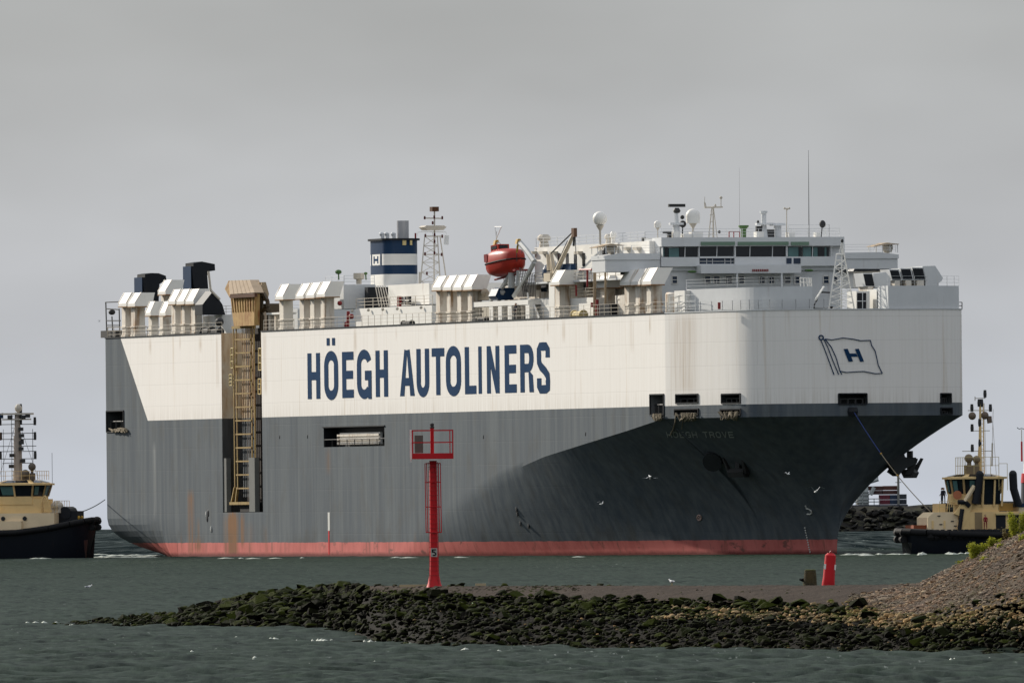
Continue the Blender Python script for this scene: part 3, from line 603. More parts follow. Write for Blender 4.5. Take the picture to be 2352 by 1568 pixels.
# --- railings
def rail(pts, hgt=1.1, r=.045, step=2.2, mat=WHITE, name='railing', nr=3):
    m = MB(); pts = [Vector(p) for p in pts]
    for p, q in zip(pts[:-1], pts[1:]):
        n = max(1, int((q-p).length/step))
        for k in range(n+1): b = p.lerp(q, k/n); m.tube(b, b+Vector((0, 0, hgt)), r, n=4)
        for k in range(1, nr+1): dz = Vector((0, 0, hgt*k/nr)); m.tube(p+dz, q+dz, r*.8, n=4)
    return m.build(name, mat, ship)
RL = paint('rail_paint', (.55, .50, .42), .6, .4, .3); RLD = paint('rail_stained_paint', (.30, .26, .2), .6, .4, .3)
rail([(.3, -15.9, ZD), (SLOT[0]-.3, -15.9, ZD)], 1.35, .035, 2.5, RL); rail([(SLOT[1]+.3, -15.9, ZD), (205, -15.9, ZD)], 1.35, .035, 2.3, RL)
rail([K(205)[0:1]+(-K(205)[1]+.3, ZD)]+[(hpp(205+b, 20, -.3)[0], hpp(205+b, 20, -.3)[1], ZD) for b in BL[2:-6:2]], 1.2, .045, 2.2, GREYW)
rail([(.3, -15.9, ZD), (.3, 16, ZD)], 1.4, .06, 2.5, RLD)
# stern gear: tall frame, light platform
m = MB(); t_ = -15
for pts in ([(65, 615), (245, 608)], [(68, 615), (80, 1040)], [(225, 690), (235, 1040)], [(70, 690), (220, 700)], [(75, 830), (240, 830)], [(80, 885), (232, 885)], [(55, 970), (235, 965)], [(140, 780), (150, 960)], [(100, 1040), (120, 960)], [(80, 910), (230, 905)]): m.line([Pz(c1, *p, t_) for p in pts], .09, 4)
m.build('stern_frame', DARK, ship)
m = MB(); m.ball(Pz(c1, 140, 730, t_), .45, sz=.8); m.box(*(Pz(c1, 60, 970, t_)[0], Pz(c1, 235, 970, t_)[0]), -15.6, -13, ZD+.1, ZD+1.0); m.build('searchlight', DARK, ship)

# --- deckhouses (x0,x1 lit side at t0 ; px tops)
def house(f, u0, u1, vt, vb, t0, t1, mat, name='deckhouse', parent=ship):
    p0 = S(*f(u0, vt), t0); p1 = S(*f(u1, vt), t0); zb = S(*f(u1, vb), t0)[2] if vb else ZD
    m = MB(); m.box(p0[0], p1[0], t0, t1, zb, (p0[2]+p1[2])/2); o = m.build(name, mat, parent); o['_b'] = (p0[0], p1[0], t0, t1, zb, (p0[2]+p1[2])/2); b = (p0[0], p1[0], t0, t1, zb, (p0[2]+p1[2])/2); del o['_b']; return o, b
def fhouse(f, u0, u1, vt, vb, a_f, da, mat, name='deckhouse', parent=ship):   # front face given
    p0 = SA(*f(u0, vt), a_f); p1 = SA(*f(u1, vt), a_f); zb = SA(*f(u0, vb), a_f)[2] if vb else ZD
    m = MB(); m.box(a_f-da, a_f, p0[1], p1[1], zb, (p0[2]+p1[2])/2); o = m.build(name, mat, parent); return o, (a_f-da, a_f, p0[1], p1[1], zb, (p0[2]+p1[2])/2)
def top_rail(b, mat=GREYW, r=.04): rail([(b[0], b[2]+.1, b[5]), (b[1]-.1, b[2]+.1, b[5]), (b[1]-.1, b[3]-.1, b[5])], 1.1, r, 2.2, mat)
_, b = house(c1, 1205, 1545, 765, None, -13.2, 6, WHITE); top_rail(b, RL)
# dark tanks behind the stern vents
for f, poly, t_ in ((c1, [(1075, 190), (1098, 190), (1098, 152), (1200, 135), (1350, 165), (1355, 240), (1290, 250), (1262, 300), (1275, 470), (1108, 470)], -4), (c1, [(500, 320), (528, 320), (530, 282), (600, 270), (690, 272), (775, 303), (782, 350), (700, 400), (690, 620), (530, 620)], -4)):
    a_f = S(*f(*poly[0]), t_)[0]; P = [SA(*f(*p), a_f)[1:] for p in poly]; m = MB(); m.ex_a(P, a_f-3.2, a_f); r = m.build('exhaust_cowl', NAVYB if False else BLACK, ship)
    m = MB(); t0_ = min(p[0] for p in P); m.box(a_f-3.3, a_f-.1, t0_-.05, t0_-.01, P[-1][1], P[0][1]); m.build('side_plate', NAVY, r)
m = MB(); a_f = 38; P = [SA(*c1(*p), a_f)[1:] for p in ((1205, 640), (1330, 480), (1400, 580), (1440, 640), (1475, 760), (1205, 760))]; m.ex_a(P, a_f-3, a_f); m.build('tank_cover', BLACK, ship)
m = MB(); m.line([SA(*c1(1275, 250), 38.2), SA(*c1(1300, 470), 38.2), SA(*c1(1410, 580), 38.2)], .16); m.build('exhaust_brace', RL, ship)
# low structures behind the second vent group
_, b = house(c2, 190, 340, 735, 755, -15.3, -13, WHITE, 'platform')
for u in (215, 280): m = MB(); p = Pz(c2, u, 750, -15.1); m.box(p[0], p[0]+.8, -15.1, -14.7, ZD, p[2]); m.build('platform_post', WHITE2, ship)
_, b = house(c2, 240, 560, 700, None, -9, 8, GREYW, 'deckhouse'); 
_, bmid = house(c2, 1240, 2140, 668, None, -13.2, 8, WHITE); 
rail([(bmid[0], -13.1, bmid[5]), (bmid[1], -13.1, bmid[5])], 1.2, .05, 3, RL)
m = MB()
for u in (1220, 1410, 1580, 1750, 2030): p = Pz(c2, u, 665, -13.3); m.mark(); m.ball((p[0], -13.5, bmid[5]-.25), .2, 8, 5)
m.each('deck_lamp', RL, ship)
o, b = fhouse(c2, 1100, 1475, 405, 690, S(*c2(1100, 500), -11.5)[0], 7, GREYW, 'casing'); top_rail(b)
# funnel casing and funnel
FT = -6.0; AF = S(885.5, 600, FT)[0]; AR = S(859, 600, FT)[0]; FW = SA(970.5, 600, AF)[1]
fz = [SA(886, y, AF)[2] for y in (655, 629.5, 608.5, 583, 552)]
o, b = fhouse(c2, 1650, 2100, 412, 690, AF+2, 9, GREYW, 'funnel_casing')
m = MB(); p0 = SA(*c2(1580, 435), AF+2.05); p1 = SA(*c2(1640, 640), AF+2.05); m.box(AF+1, AF+2.2, p0[1]-2.2, p1[1], bmid[5], p0[2]); m.build('casing_door', BLACK, ship)
def fring(z, g=0.):
    R_ = 2.3; pts = []; xs_, ys_ = (AR-g, AF+g), (FT-g, FW+g)
    cs = [(xs_[0]+R_, ys_[0]+R_, 180), (xs_[1]-R_*.55, ys_[0]+R_*.55, 270), (xs_[1]-R_, ys_[1]-R_, 0), (xs_[0]+R_, ys_[1]-R_, 90)]
    for j, (cx, cy, a_) in enumerate(cs):
        rr = R_*.55 if j == 1 else R_
        for k in range(6): an = math.radians(a_+k*18); pts.append((cx+rr*math.cos(an), cy+rr*math.sin(an), z))
    return pts
AR_keep = AR; AR = AF-7.5
fun = None
for i, (mt, z0, z1) in enumerate(((WHITE, fz[0], fz[1]), (NAVY, fz[1], fz[2]), (WHITE, fz[2], fz[3]), (NAVY, fz[3], fz[4]))):
    m = MB(); m.prism(fring(z0), fring(z1)); o = m.build('funnel' if not fun else 'funnel_band', mt, fun or ship, smooth=40); fun = fun or o
m = MB(); m.prism(fring(fz[4], .25), fring(fz[4]+.25, .25)); m.build('funnel_rim', BLACK, fun)
sc_x = AF-3; p0 = SA(912, 507, sc_x); p1 = SA(938, 507, sc_x); m = MB(); cxm = (p0[1]+p1[1])/2; rr = (p1[1]-p0[1])/2; m.tube((sc_x, cxm, fz[4]), (sc_x, cxm, p0[2]), rr, n=24); m.build('exhaust_stack', paint('stack_steel', (.42, .42, .43), .35, .1, .2, metal=.3), fun, smooth=40)
for u in (310, 388, 490):
    p = SA(*cf(u, 430), sc_x); q = (p[0], p[1], fz[4]); m = MB(); m.tube(q, (p[0], p[1], p[2]-.1), .25, n=10); m.ball((p[0], p[1]-.12, p[2]-.2), .27, 10, 6); m.build('vent_pipe', GREYW, fun, smooth=50)
m = MB(); p = SA(*cf(830, 440), sc_x); m.tube((p[0], p[1], fz[4]), p, .12); m.build('vent_pipe', DKRED, fun)
m = MB()
for u, w in ((655, 60), (760, 35)): p = SA(*cf(u, 590), AF+.05); m.mark(); m.box(AF, AF+.12, p[1]-w*.004, p[1]+w*.004, p[2]-.3, p[2]+.3)
m.each('funnel_light', YELW, fun)
# little flag panel with H on the funnel side (starboard face)
zc1, zc2 = fz[2], fz[3]; aL = AF-5.6; pt0 = FT-.03
m = MB(); m.add([(aL+.7, pt0, zc2-.05), (aL+3.7, pt0, zc2-.05), (aL+3.6, pt0, zc1+.05), (aL+.5, pt0, zc1+.05)], [(0, 1, 2, 3)]); m.build('funnel_flag', WHITE, fun)
m = MB()
for a_, w in ((aL+.35, .35), (aL+3.85, .35)): m.mark(); m.box(a_, a_+w, pt0-.03, pt0-.005, zc1, zc2)
m.mark()
hc = (zc1+zc2)/2
m.box(aL+1.3, aL+1.65, pt0-.03, pt0-.005, hc-.45, hc+.45); m.box(aL+2.65, aL+3.0, pt0-.03, pt0-.005, hc-.45, hc+.45); m.box(aL+1.65, aL+2.65, pt0-.03, pt0-.005, hc-.12, hc+.12); m.each('funnel_emblem', INK, fun)
# casing bits around the funnel base
_, b = house(c2, 1890, 2010, 405, 640, -7.2, -5, WHITE, 'casing'); 
m = MB()
for k in range(5):
    p = Pz(c2, 1475+k*28, 420, -12); q = Pz(c2, 1520+k*32, 660, -12.6); m.tube(p, q, .07, n=4)
m.build('inclined_ladder', RL, ship)
o, b = house(c2, 1775, 1870, 545, 640, -12.4, -12.1, BLACK, 'window_bank', ship)
m = MB(); a_ = (b[0]+b[1])/2
m.box(a_-.12, a_+.12, -12.55, -12.42, b[4], b[5]); m.box(b[0], b[1], -12.55, -12.42, (b[4]+b[5])/2-.1, (b[4]+b[5])/2+.1); m.build('window_bars', WHITE, o)
_, b = house(c3, -130, 320, 980, 1200, -11.5, 2, WHITE)
# --- signal mast
AM = S(*cf(1130, 1300), -8)[0]
def M(u, v, da=0.): p = SA(*cf(u, v), AM+da); return (AM+da, p[1], p[2])
mast = MB()
for u0, u1, da in ((885, 975, 0), (1235, 1175, 0), (1360, 1215, -2.0), (1125, 1120, -2.)): mast.tube(M(u0, 1500 if u0 == 885 else 1480, da), M(u1, 490, da*.4), .11, .07)
mast.tube(M(1130, 780), M(1128, 60), .1); mast.tube(M(885, 1500), M(900, 1050), .16)
lev = [490, 640, 775, 900, 1055, 1200, 1340, 1440]
def L_(v): f = (v-490)/1010; return 975-f*90
def R_(v): f = (v-490)/1010; return 1175+f*50
for v in lev: mast.tube(M(L_(v), v), M(R_(v), v), .06, n=4)
for v0, v1 in zip(lev[:-1], lev[1:]): mast.tube(M(L_(v0), v0), M(R_(v1), v1), .05, n=4); mast.tube(M(R_(v0), v0), M(L_(v1), v1), .05, n=4)
mast.tube(M(970, 205), M(1260, 210), .08); mast.tube(M(975, 490), M(1255, 490), .07); mast.tube(M(975, 775), M(1250, 775), .07)
mo = mast.build('signal_mast', paint('mast_grey', (.50, .47, .42), .6, .3, .3), ship)
m = MB(); p = M(1125, 65); m.box(AM-.5, AM+.5, p[1]-.42, p[1]+.42, p[2]-.28, p[2]+.28); m.build('masthead_box', paint('dark_orange_box', (.09, .04, .02), .7, .3, .3), mo)
m = MB(); p = M(925, 350); q = M(1275, 350); m.ex_a([(p[1], p[2]), (p[1]+.4, p[2]-.35), (q[1]-.4, q[2]-.35), (q[1], q[2]), (q[1]-.3, q[2]+.2), (p[1]+.3, p[2]+.2)], AM-1, AM+1); m.build('mast_platform', RL, mo)
m = MB()
for u, v in ((975, 200), (1250, 200), (1125, 190), (1100, 280), (985, 480), (1130, 465), (1250, 490), (980, 765), (1128, 750), (1242, 775), (1130, 570), (1010, 1070)): m.mark(); m.lathe(M(u, v), [(.11, -.2), (.13, 0), (.1, .2)], 8)
m.each('signal_lamp', paint('lamp_maroon', (.09, .02, .02), .5, 0, .3), mo)
m = MB(); p0, p1, p2, p3 = M(1285, 475), M(1355, 478), M(1350, 625), M(1270, 620); m.prism([p0, p1, p2, p3], [(p[0]-.05, p[1], p[2]) for p in (p0, p1, p2, p3)]); m.build('flag', GREYW, mo)
m = MB(); m.line([M(860, 430), M(980, 415), M(1310, 425)], .04); 
for u in (860, 990, 1100, 1310): m.tube(M(u, 430), M(u, 490), .03, n=4)
m.build('mast_rail', GREYW, mo)

# --- lettering: strokes turned to ribbons
def glyph(c, w, h, sx, sy):   # filled polygons (x 0..w, z 0..h); sx = upright width, sy = bar height
    R = lambda x0, x1, y0, y1: [(x0, y0), (x1, y0), (x1, y1), (x0, y1)]
    def arc(cx, cy, rx, ry, a0, a1, n=12):
        o = []
        for i in range(n):
            t0 = math.radians(a0+(a1-a0)*i/n); t1 = math.radians(a0+(a1-a0)*(i+1)/n)
            f = lambda t, k: (cx+(rx-k*sx)*math.cos(t), cy+(ry-k*sy)*math.sin(t)); o.append([f(t0, 0), f(t1, 0), f(t1, 1), f(t0, 1)])
        return o
    if c == 'H': return [R(0, sx, 0, h), R(w-sx, w, 0, h), R(sx, w-sx, h/2-sy/2, h/2+sy/2)]
    if c in 'OÖ':
        o = arc(w/2, h-h*.3, w/2, h*.3, 0, 180)+arc(w/2, h*.3, w/2, h*.3, 180, 360)+[R(0, sx, h*.3, h*.7), R(w-sx, w, h*.3, h*.7)]
        if c == 'Ö': o += [R(w*.2, w*.2+sx*.72, h*1.11, h*1.26), R(w*.8-sx*.72, w*.8, h*1.11, h*1.26)]
        return o
    if c == 'E': return [R(0, sx, 0, h), R(sx, w, 0, sy), R(sx, w, h-sy, h), R(sx, w*.95, h/2-sy/2, h/2+sy/2)]
    if c == 'G': return arc(w/2, h-h*.3, w/2, h*.3, 18, 180)+arc(w/2, h*.3, w/2, h*.3, 180, 335)+[R(0, sx, h*.3, h*.7), R(w*.55, w, h*.38, h*.38+sy), R(w-sx*.8, w, 0, h*.38)]
    if c == 'A': 
        return [[(0, 0), (sx*1.05, 0), (w/2+sx*.05, h*.98), (w/2-sx*.62, h)], [(w-sx*1.05, 0), (w, 0), (w/2+sx*.62, h), (w/2-sx*.05, h*.98)], R(w*.24, w*.76, h*.22, h*.22+sy*.95)]
    if c == 'U': return arc(w/2, h*.3, w/2, h*.3, 180, 360)+[R(0, sx, h*.3, h), R(w-sx, w, h*.3, h)]
    if c == 'T': return [R(0, w, h-sy, h), R(w/2-sx/2, w/2+sx/2, 0, h-sy)]
    if c == 'L': return [R(0, sx, 0, h), R(sx, w, 0, sy)]
    if c == 'I': return [R(0, w, 0, h)]
    if c == 'N': return [R(0, sx, 0, h), R(w-sx, w, 0, h), [(0, h), (sx*1.0, h), (w, 0), (w-sx*1.0, 0)]]
    if c == 'R': return [R(0, sx, 0, h), R(sx, w*.6, h-sy, h), R(sx, w*.6, h*.42, h*.42+sy)]+arc(w*.6, h*.71, w*.4, h*.29, -90, 90)+[[(w-sx, 0), (w, 0), (w*.93, h*.36), (w*.65, h*.46), (w*.62, h*.42)]]
    if c == 'S':
        pts = [(w*.96, h*.70), (w*.9, h*.85), (w*.7, h*.97), (w*.5, h), (w*.26, h*.96), (w*.08, h*.85), (w*.03, h*.74), (w*.1, h*.62), (w*.3, h*.53), (w*.6, h*.44), (w*.88, h*.34), (w*.98, h*.24), (w*.9, h*.1), (w*.7, h*.02), (w*.48, 0), (w*.25, h*.03), (w*.08, h*.14), (w*.02, h*.3)]
        # inset centreline ribbon
        o = []; L = []
        cen = [(min(max(x, sx*.55), w-sx*.55), min(max(y, sy*.5), h-sy*.5)) for x, y in pts]
        for i, p in enumerate(cen):
            q0 = cen[max(0, i-1)]; q1 = cen[min(len(cen)-1, i+1)]; dx, dy = (q1[0]-q0[0]), (q1[1]-q0[1]); l = math.hypot(dx, dy); nx, ny = -dy/l, dx/l; L.append(((p[0]+nx*sx*.5, p[1]+ny*sy*.5), (p[0]-nx*sx*.5, p[1]-ny*sy*.5)))
        for A_, B_ in zip(L[:-1], L[1:]): o.append([A_[0], B_[0], B_[1], A_[1]])
        return o
    if c == 'V': return [[(0, h), (sx, h), (w/2+sx*.3, 0), (w/2-sx*.5, 0)], [(w-sx, h), (w, h), (w/2+sx*.5, 0), (w/2-sx*.3, 0)]]
    if c == '5': return [R(0, w*.9, h-sy, h), R(0, sx, h*.5, h), R(0, w*.6, h*.5, h*.5+sy)]+arc(w*.5, h*.3, w*.5, h*.3, -140, 90)
    return []
ck = C(1150, 1280, 2.045)
zlo = S(*ck(1150, 615), -16.13)[2]; zhi = S(*ck(1150, 232), -16.13)[2]
for c, u0, u1 in (('H', 165, 268), ('Ö', 302, 415), ('E', 448, 542), ('G', 570, 688), ('H', 722, 823), ('A', 920, 1040), ('U', 1057, 1160), ('T', 1182, 1285), ('O', 1298, 1420), ('L', 1452, 1545), ('I', 1563, 1590), ('N', 1632, 1735), ('E', 1778, 1875), ('R', 1905, 2015), ('S', 2040, 2150)):
    p0 = S(*ck(u0, 430), -16.13)[0]; p1 = S(*ck(u1, 430), -16.13)[0]; w = p1-p0; H_ = zhi-zlo; ov = .25 if c in 'OÖGSU' else 0
    m = MB()
    for j, poly in enumerate(glyph(c, w, H_+(ov if c in 'OÖGS' else ov*.5)*1.6, 1.35 if c == 'N' else (w if c == 'I' else 1.5), 1.15 if c in 'OÖGU' else 1.0)):
        m.add([(p0+x, -16.16-.0006*j, zlo-ov*.8+z) for x, z in poly], [tuple(range(len(poly)))])
    m.build('letter', INK, ship)
# ship name on the flare
X_ = 1531.; 
dimw = paint('faded_white_paint', (.42, .44, .42), .6, 0, .5)
for c in 'HÖEGH TROVE':
    w = 13.0
    if c != ' ':
        m = MB()
        for poly in glyph(c, 1, 1, .16, .16):
            vs = [hpp(*uz(X_+1.5+x*11+(1-z)*4-2, 1005-z*14), .06) for x, z in poly]; m.add(vs, [tuple(range(len(vs)))])
        m.build('name_letter', dimw, ship)
    else: w = 9
    X_ += w+1.6
# bow emblem: outlined flag with an H
ce = C(3200, 1250, 1.568)
def E(u, v, off=.06): return hpp(*uz(*ce(u, v)), off)
em = MB(); 
for pts in ([(155, 165), (200, 170), (270, 158), (330, 165), (380, 176), (440, 173)], [(440, 173), (448, 205), (470, 240), (482, 290), (490, 330), (515, 380)], [(515, 380), (470, 382), (400, 368), (350, 370), (290, 374), (250, 366)], [(155, 165), (195, 215), (225, 280), (250, 366), (262, 388)], [(128, 168), (150, 220), (180, 300), (213, 390)], [(148, 165), (175, 220), (205, 300), (242, 388)]):
    em.line([E(*p) for p in pts], .06, 4)
em.line([E(132+14*math.cos(t), 156+14*math.sin(t)) for t in np.linspace(0, 6.283, 10)], .085, 4)
em.build('flag_emblem', INK, ship)
m = MB()
for q in ([(272, 228), (298, 226), (332, 305), (304, 308)], [(343, 228), (368, 226), (400, 306), (376, 308)], [(300, 256), (352, 256), (360, 276), (308, 276)]): m.add([E(*p, .08) for p in q], [(0, 1, 2, 3)])
m.build('emblem_letter', INK, ship)
# draught marks
mk = paint('mark_white_paint', (.62, .62, .58), .6, 0, .3)
m = MB(); p = S(752, 1176, -16.2); q = S(754.5, 1218, -16.2); m.box(p[0], p[0]+.7, -16.16, -16.14, q[2], p[2]); m.build('load_mark', mk, ship)
m = MB(); m.box(p[0]+.1, p[0]+.5, -16.16, -16.14, .2, q[2]); m.build('load_mark', REDP, ship)
cd = C(2400, 1500, 2.091)
m = MB(); m.line([hpp(*uz(*cd(*p)), .05) for p in ((1722, 1090), (1728, 1112), (1750, 1118), (1770, 1135), (1772, 1155), (1755, 1162), (1735, 1160))], .1, 4)
for k in range(11): p = cd(1717+k*4.3, 1277+k*20); m.ball(hpp(*uz(*p), .05), .11, 6, 4)
m.build('draught_mark', mk, ship)
m = MB()
for x, y in ((1494, 1094), (474, 1180), (485, 1215)):
    pp = hpp(*uz(x, y), .05) if x > 1000 else S(x, y, -16.18); m.mark(); m.ball(pp, .13, 6, 4, sz=3)
m.each('hull_mark', mk, ship)
m = MB()
for x, y in ((1186, 1168), (1188, 1178), (1195, 1200), (1214, 1206), (478, 1178), (476, 1190), (642, 1003), (706, 1002), (1110, 1003), (1345, 996)):
    pp = hpp(*uz(x, y), .02) if x > 1150 else S(x, y, -16.15); m.mark(); big_ = 1160 < x < 1220 or x < 500; m.ball(pp, .3 if big_ else .13, 8, 6, sz=1.5 if big_ else 2, sy=.25)
m.each('hull_port', BLACK, ship)

m = MB(); m.line([hpp(*uz(1607+5*math.cos(t), 1188+6*math.sin(t)), .05) for t in np.linspace(0, 6.283, 9)], .1, 4); m.line([hpp(*uz(1603, 1184), .05), hpp(*uz(1611, 1192), .05)], .1, 4); m.build('thruster_mark', paint('mark_pinkish_paint', (.42, .30, .26), .7, 0, .3), ship)
# --- lifeboat station
cb = 'lifeboat'
o, b = house(c3, 790, 1410, 1165, 1205, -15.2, -10, WHITE, 'boat_platform')
for u in (985, 1082, 1190, 1385):
    p = Pz(c3, u, 1200, -15.1); m = MB(); m.box(p[0], p[0]+1.3, -15.15, -14.6, ZD, p[2]); m.build('platform_post', WHITE, ship)
rail([(b[0], -15.1, ZD+.1), (b[1], -15.1, ZD+.1)], 1.5, .05, 2.4, RL)
house(c3, 800, 1640, 1190, None, -10.5, 5, paint('dull_beige', (.50, .46, .38), .6, .6, .4))  # duller beige paint than the white deckhouses, rust-streaked
m = MB(); a_f = S(*c3(1145, 1150), -14.3)[0]; P = [SA(*c3(*p), a_f)[1:] for p in ((1050, 1110), (1085, 1030), (1130, 1018), (1262, 1022), (1250, 1150), (1080, 1150))]; m.ex_a(P, a_f-2.5, a_f); m.build('winch_box', NAVY, ship)
dv = MB()
def D3(u, v, t=-14.5): return S(*c3(u, v), t)
for pts, w in (([(1300, 505), (1400, 620), (1480, 735)], .42), ([(1480, 735), (1400, 890), (1255, 1110)], .36), ([(1060, 515), (1130, 590), (1180, 700)], .3), ([(1210, 880), (1130, 1010), (1000, 1155)], .36), ([(1225, 760), (1225, 1020)], .55), ([(1130, 1060), (1090, 1150)], .4)):
    base = [Vector(D3(*p)) for p in pts]
    for p, q in zip(base[:-1], base[1:]): dv.tube(p, q, w*.8, n=6)
dv.line([D3(1290, 1000), D3(1300, 830)], .2)
dv.build('davit', paint('davit_grey', (.42, .43, .42), .5, .4, .3), ship)
m = MB()
for u, v in ((1303, 510), (1060, 522)): p = D3(u, v, -14.6); m.mark(); m.ex_a([(p[1]-.35, p[2]-.3), (p[1]+.3, p[2]-.15), (p[1]+.15, p[2]+.3), (p[1]-.2, p[2]+.25)], p[0]-.3, p[0]+.3); m.tube(p, (p[0]-.6, p[1], p[2]-1.3), .12)
m.each('davit_head', YEL, ship)
m = MB(); m.line([D3(1062, 510), D3(1062, 400)], .06); m.line([D3(1062, 480), D3(1045, 350)], .05); m.line([D3(1062, 480), D3(1115, 350)], .05); m.line([D3(1042, 350), D3(1120, 350)], .05); m.build('antenna', GREYW, ship)
m = MB()
for u0, v0, u1, v1 in ((1285, 560, 1285, 730), (1045, 540, 1040, 600), (1345, 590, 1340, 640), (1270, 700, 1265, 960)): m.tube(D3(u0, v0), D3(u1, v1), .05, n=4)
for k in range(9): m.line([D3(1320+k*20, 800+k*9), D3(1360+k*16, 1120)], .06, 4)
m.build('davit_cable', DARK, ship)
# the lifeboat itself, lofted
P0 = Vector(D3(1160, 735)); 
def boat():
    L = 7.8; root = thing('lifeboat', 'enclosed red lifeboat hanging in its davits above the deck', 'lifeboat', (0, 0, 0))
    wc = O2+h2*P0.x+l2*P0.y; root.location = (wc[0], wc[1], P0.z+ZS); root.rotation_euler = (0, math.radians(-5), math.atan2(h2[1], h2[0])+math.radians(7))
    secs = [(-.5, .02, .1, .2), (-.47, .40, .45, .55), (-.38, .78, .8, .85), (-.2, .97, 1., 1.), (.0, 1., 1.02, 1.0), (.2, .98, 1., .9), (.36, .82, .88, .78), (.46, .5, .62, .55), (.5, .05, .2, .15)]
    def loft(a0, a1, sgn):
        m = MB(); n = 9; rings = []
        for f, wy, dn, up in secs:
            ring = []
            for i in range(n+1):
                an = math.pi*i/n; cy, sz = math.cos(an), math.sin(an)
                y = 1.5*wy*math.copysign(abs(cy)**.75, cy); z = (1.55*up if sgn > 0 else -1.6*dn)*abs(sz)**(.62 if sgn > 0 else .8)
                ring.append((f*L, y, z+ (.06 if sgn > 0 else -.06)))
            rings.append(ring)
        for r in rings: m.v += r
        k = n+1
        for j in range(len(rings)-1):
            for i in range(n): m.f.append((j*k+i, j*k+i+1, (j+1)*k+i+1, (j+1)*k+i))
            m.f.append((j*k, (j+1)*k, (j+1)*k+n, j*k+n))
        m.f.append(tuple(range(k))); m.f.append(tuple((len(rings)-1)*k+i for i in range(k))); return m
    hb = loft(0, 0, -1).build('boat_hull', ORANGE, root, smooth=50); loft(0, 0, 1).build('canopy', ORANGE, root, smooth=50)
    m = MB(); pts = [(f*L*1.005, -1.54*wy, 0) for f, wy, _, _ in secs]; m.line(pts, .09); m.line([(x, -y, z) for x, y, z in pts], .09); m.build('gunwale', RUBBER, root)
    m = MB(); m.box(-2.2, -.3, -.75, .75, 1.4, 2.15); cab = m.build('steering_cabin', ORANGE, root)
    m = MB(); m.box(-.31, -.24, -.55, .55, 1.62, 2.02); m.box(-2, -.6, -.8, -.74, 1.65, 2.0); m.build('window', GLASS, cab)
    m = MB(); m.box(-2.8, -2.0, -1.42, -1.28, .25, 1.15); m.build('side_hatch', DKRED, root)
    m = MB(); m.box(3.6, 4.2, -.9, .9, -1.5, -1.3); m.tube((-3, 0, -1.8), (3, 0, -1.8), .12); m.build('keel', DKRED, root); return root
boat()
# red flag thing, machinery lump and staircase
m = MB(); P = [D3(*p) for p in ((860, 960), (830, 1018), (892, 1020))]; m.prism(P, [(p[0]+.3, p[1]+.6, p[2]) for p in P]); m.tube(D3(893, 1015), D3(893, 1110), .08); m.build('red_cone_marker', DKRED, ship)
m = MB(); m.box(D3(810, 1090)[0], D3(1000, 1090)[0], -14.6, -12.5, ZD+2.6, D3(900, 1075)[2]); m.ball(D3(935, 1075), .5); m.build('rescue_winch', paint('winch_beige', (.40, .33, .24), .7, .7, .4), ship)
m = MB(); l0, l1, r0, r1 = D3(1405, 1075), D3(1445, 1355), D3(1455, 1160), D3(1532, 1355)
m.tube(l0, l1, .12); m.tube(r0, r1, .12)
for k in range(11): f = k/10; m.tube(Vector(l0).lerp(Vector(l1), .25+.75*f), Vector(r0).lerp(Vector(r1), f), .08, n=4)
m.build('deck_stair', WHITE, ship)
_, b = house(c3, 1500, 1700, 1150, None, -13.6, 5, WHITE); house(c3, 1330, 1640, 1140, 1165, -12.6, -6, GREYW, 'platform')
# --- the long accommodation block
AHa, AHb, TH_ = 149.9, 189.0, -12.
ZR = 36.4
m = MB(); m.box(AHa, AHb, TH_, 12., 32.2, ZR); acc = m.build('accommodation_block', WHITE, ship)
m = MB(); m.box(AHa-14, AHb, TH_+1.2, 11, ZD, 32.2); m.build('lower_block', WHITE2, acc)
m = MB(); m.box(AHa-5, 187, -14.2, TH_+1.2, 32.0, 32.2); m.box(AHa-12, AHa, TH_, 10, 32.0, 32.19); m.build('side_deck', GREYW, acc)
rail([(AHa-5, -14.1, 32.2), (186, -14.1, 32.2)], 1.1, .05, 2.6, RL)
house(c4, 130, 285, 835, 1050, -11.5, 3, paint('casing_brown', (.20, .165, .13), .8, .6, .5), 'casing')
for u in (403, 498, 594, 692): p = Pz(c4, u, 700, TH_); m = MB(); m.box(p[0]-.45, p[0]+.45, TH_-.05, TH_-.01, p[2]-.75, p[2]+.75); m.build('window', GLASS, acc)
for u in (118, 238, 362, 655, 940, 1080, 1220, 1345): 
    p = Pz(c4, u, 625 if u < 800 else 575, TH_); m = MB(); m.box(p[0]-.7, p[0]+.7, TH_-.6, TH_-.02, p[2]-.12, p[2]+.22); m.build('lamp_bracket', RL, acc)
for u in (648, 680, 713): p = Pz(c4, u, 990, -10.85); m = MB(); m.box(p[0]-.5, p[0]+.5, -10.86, -10.81, p[2]-.65, p[2]+.65); m.build('window', GLASSB, acc)
for u in (215, 250, 10): p = Pz(c4, u, 1015, -11.5); m = MB(); m.box(p[0]-.5, p[0]+.5, -11.6, -11.55, p[2]-.65, p[2]+.65); m.build('window', GLASS, acc)
rail([(AHa, TH_+.2, ZR), (AHb-2, TH_+.2, ZR), (AHb-2, 11.8, ZR)], 1.1, .035, 2.4, GREYW); rail([(AHa, TH_+.2, ZR), (AHa, 11.8, ZR)], 1.1, .035, 2.4, GREYW)
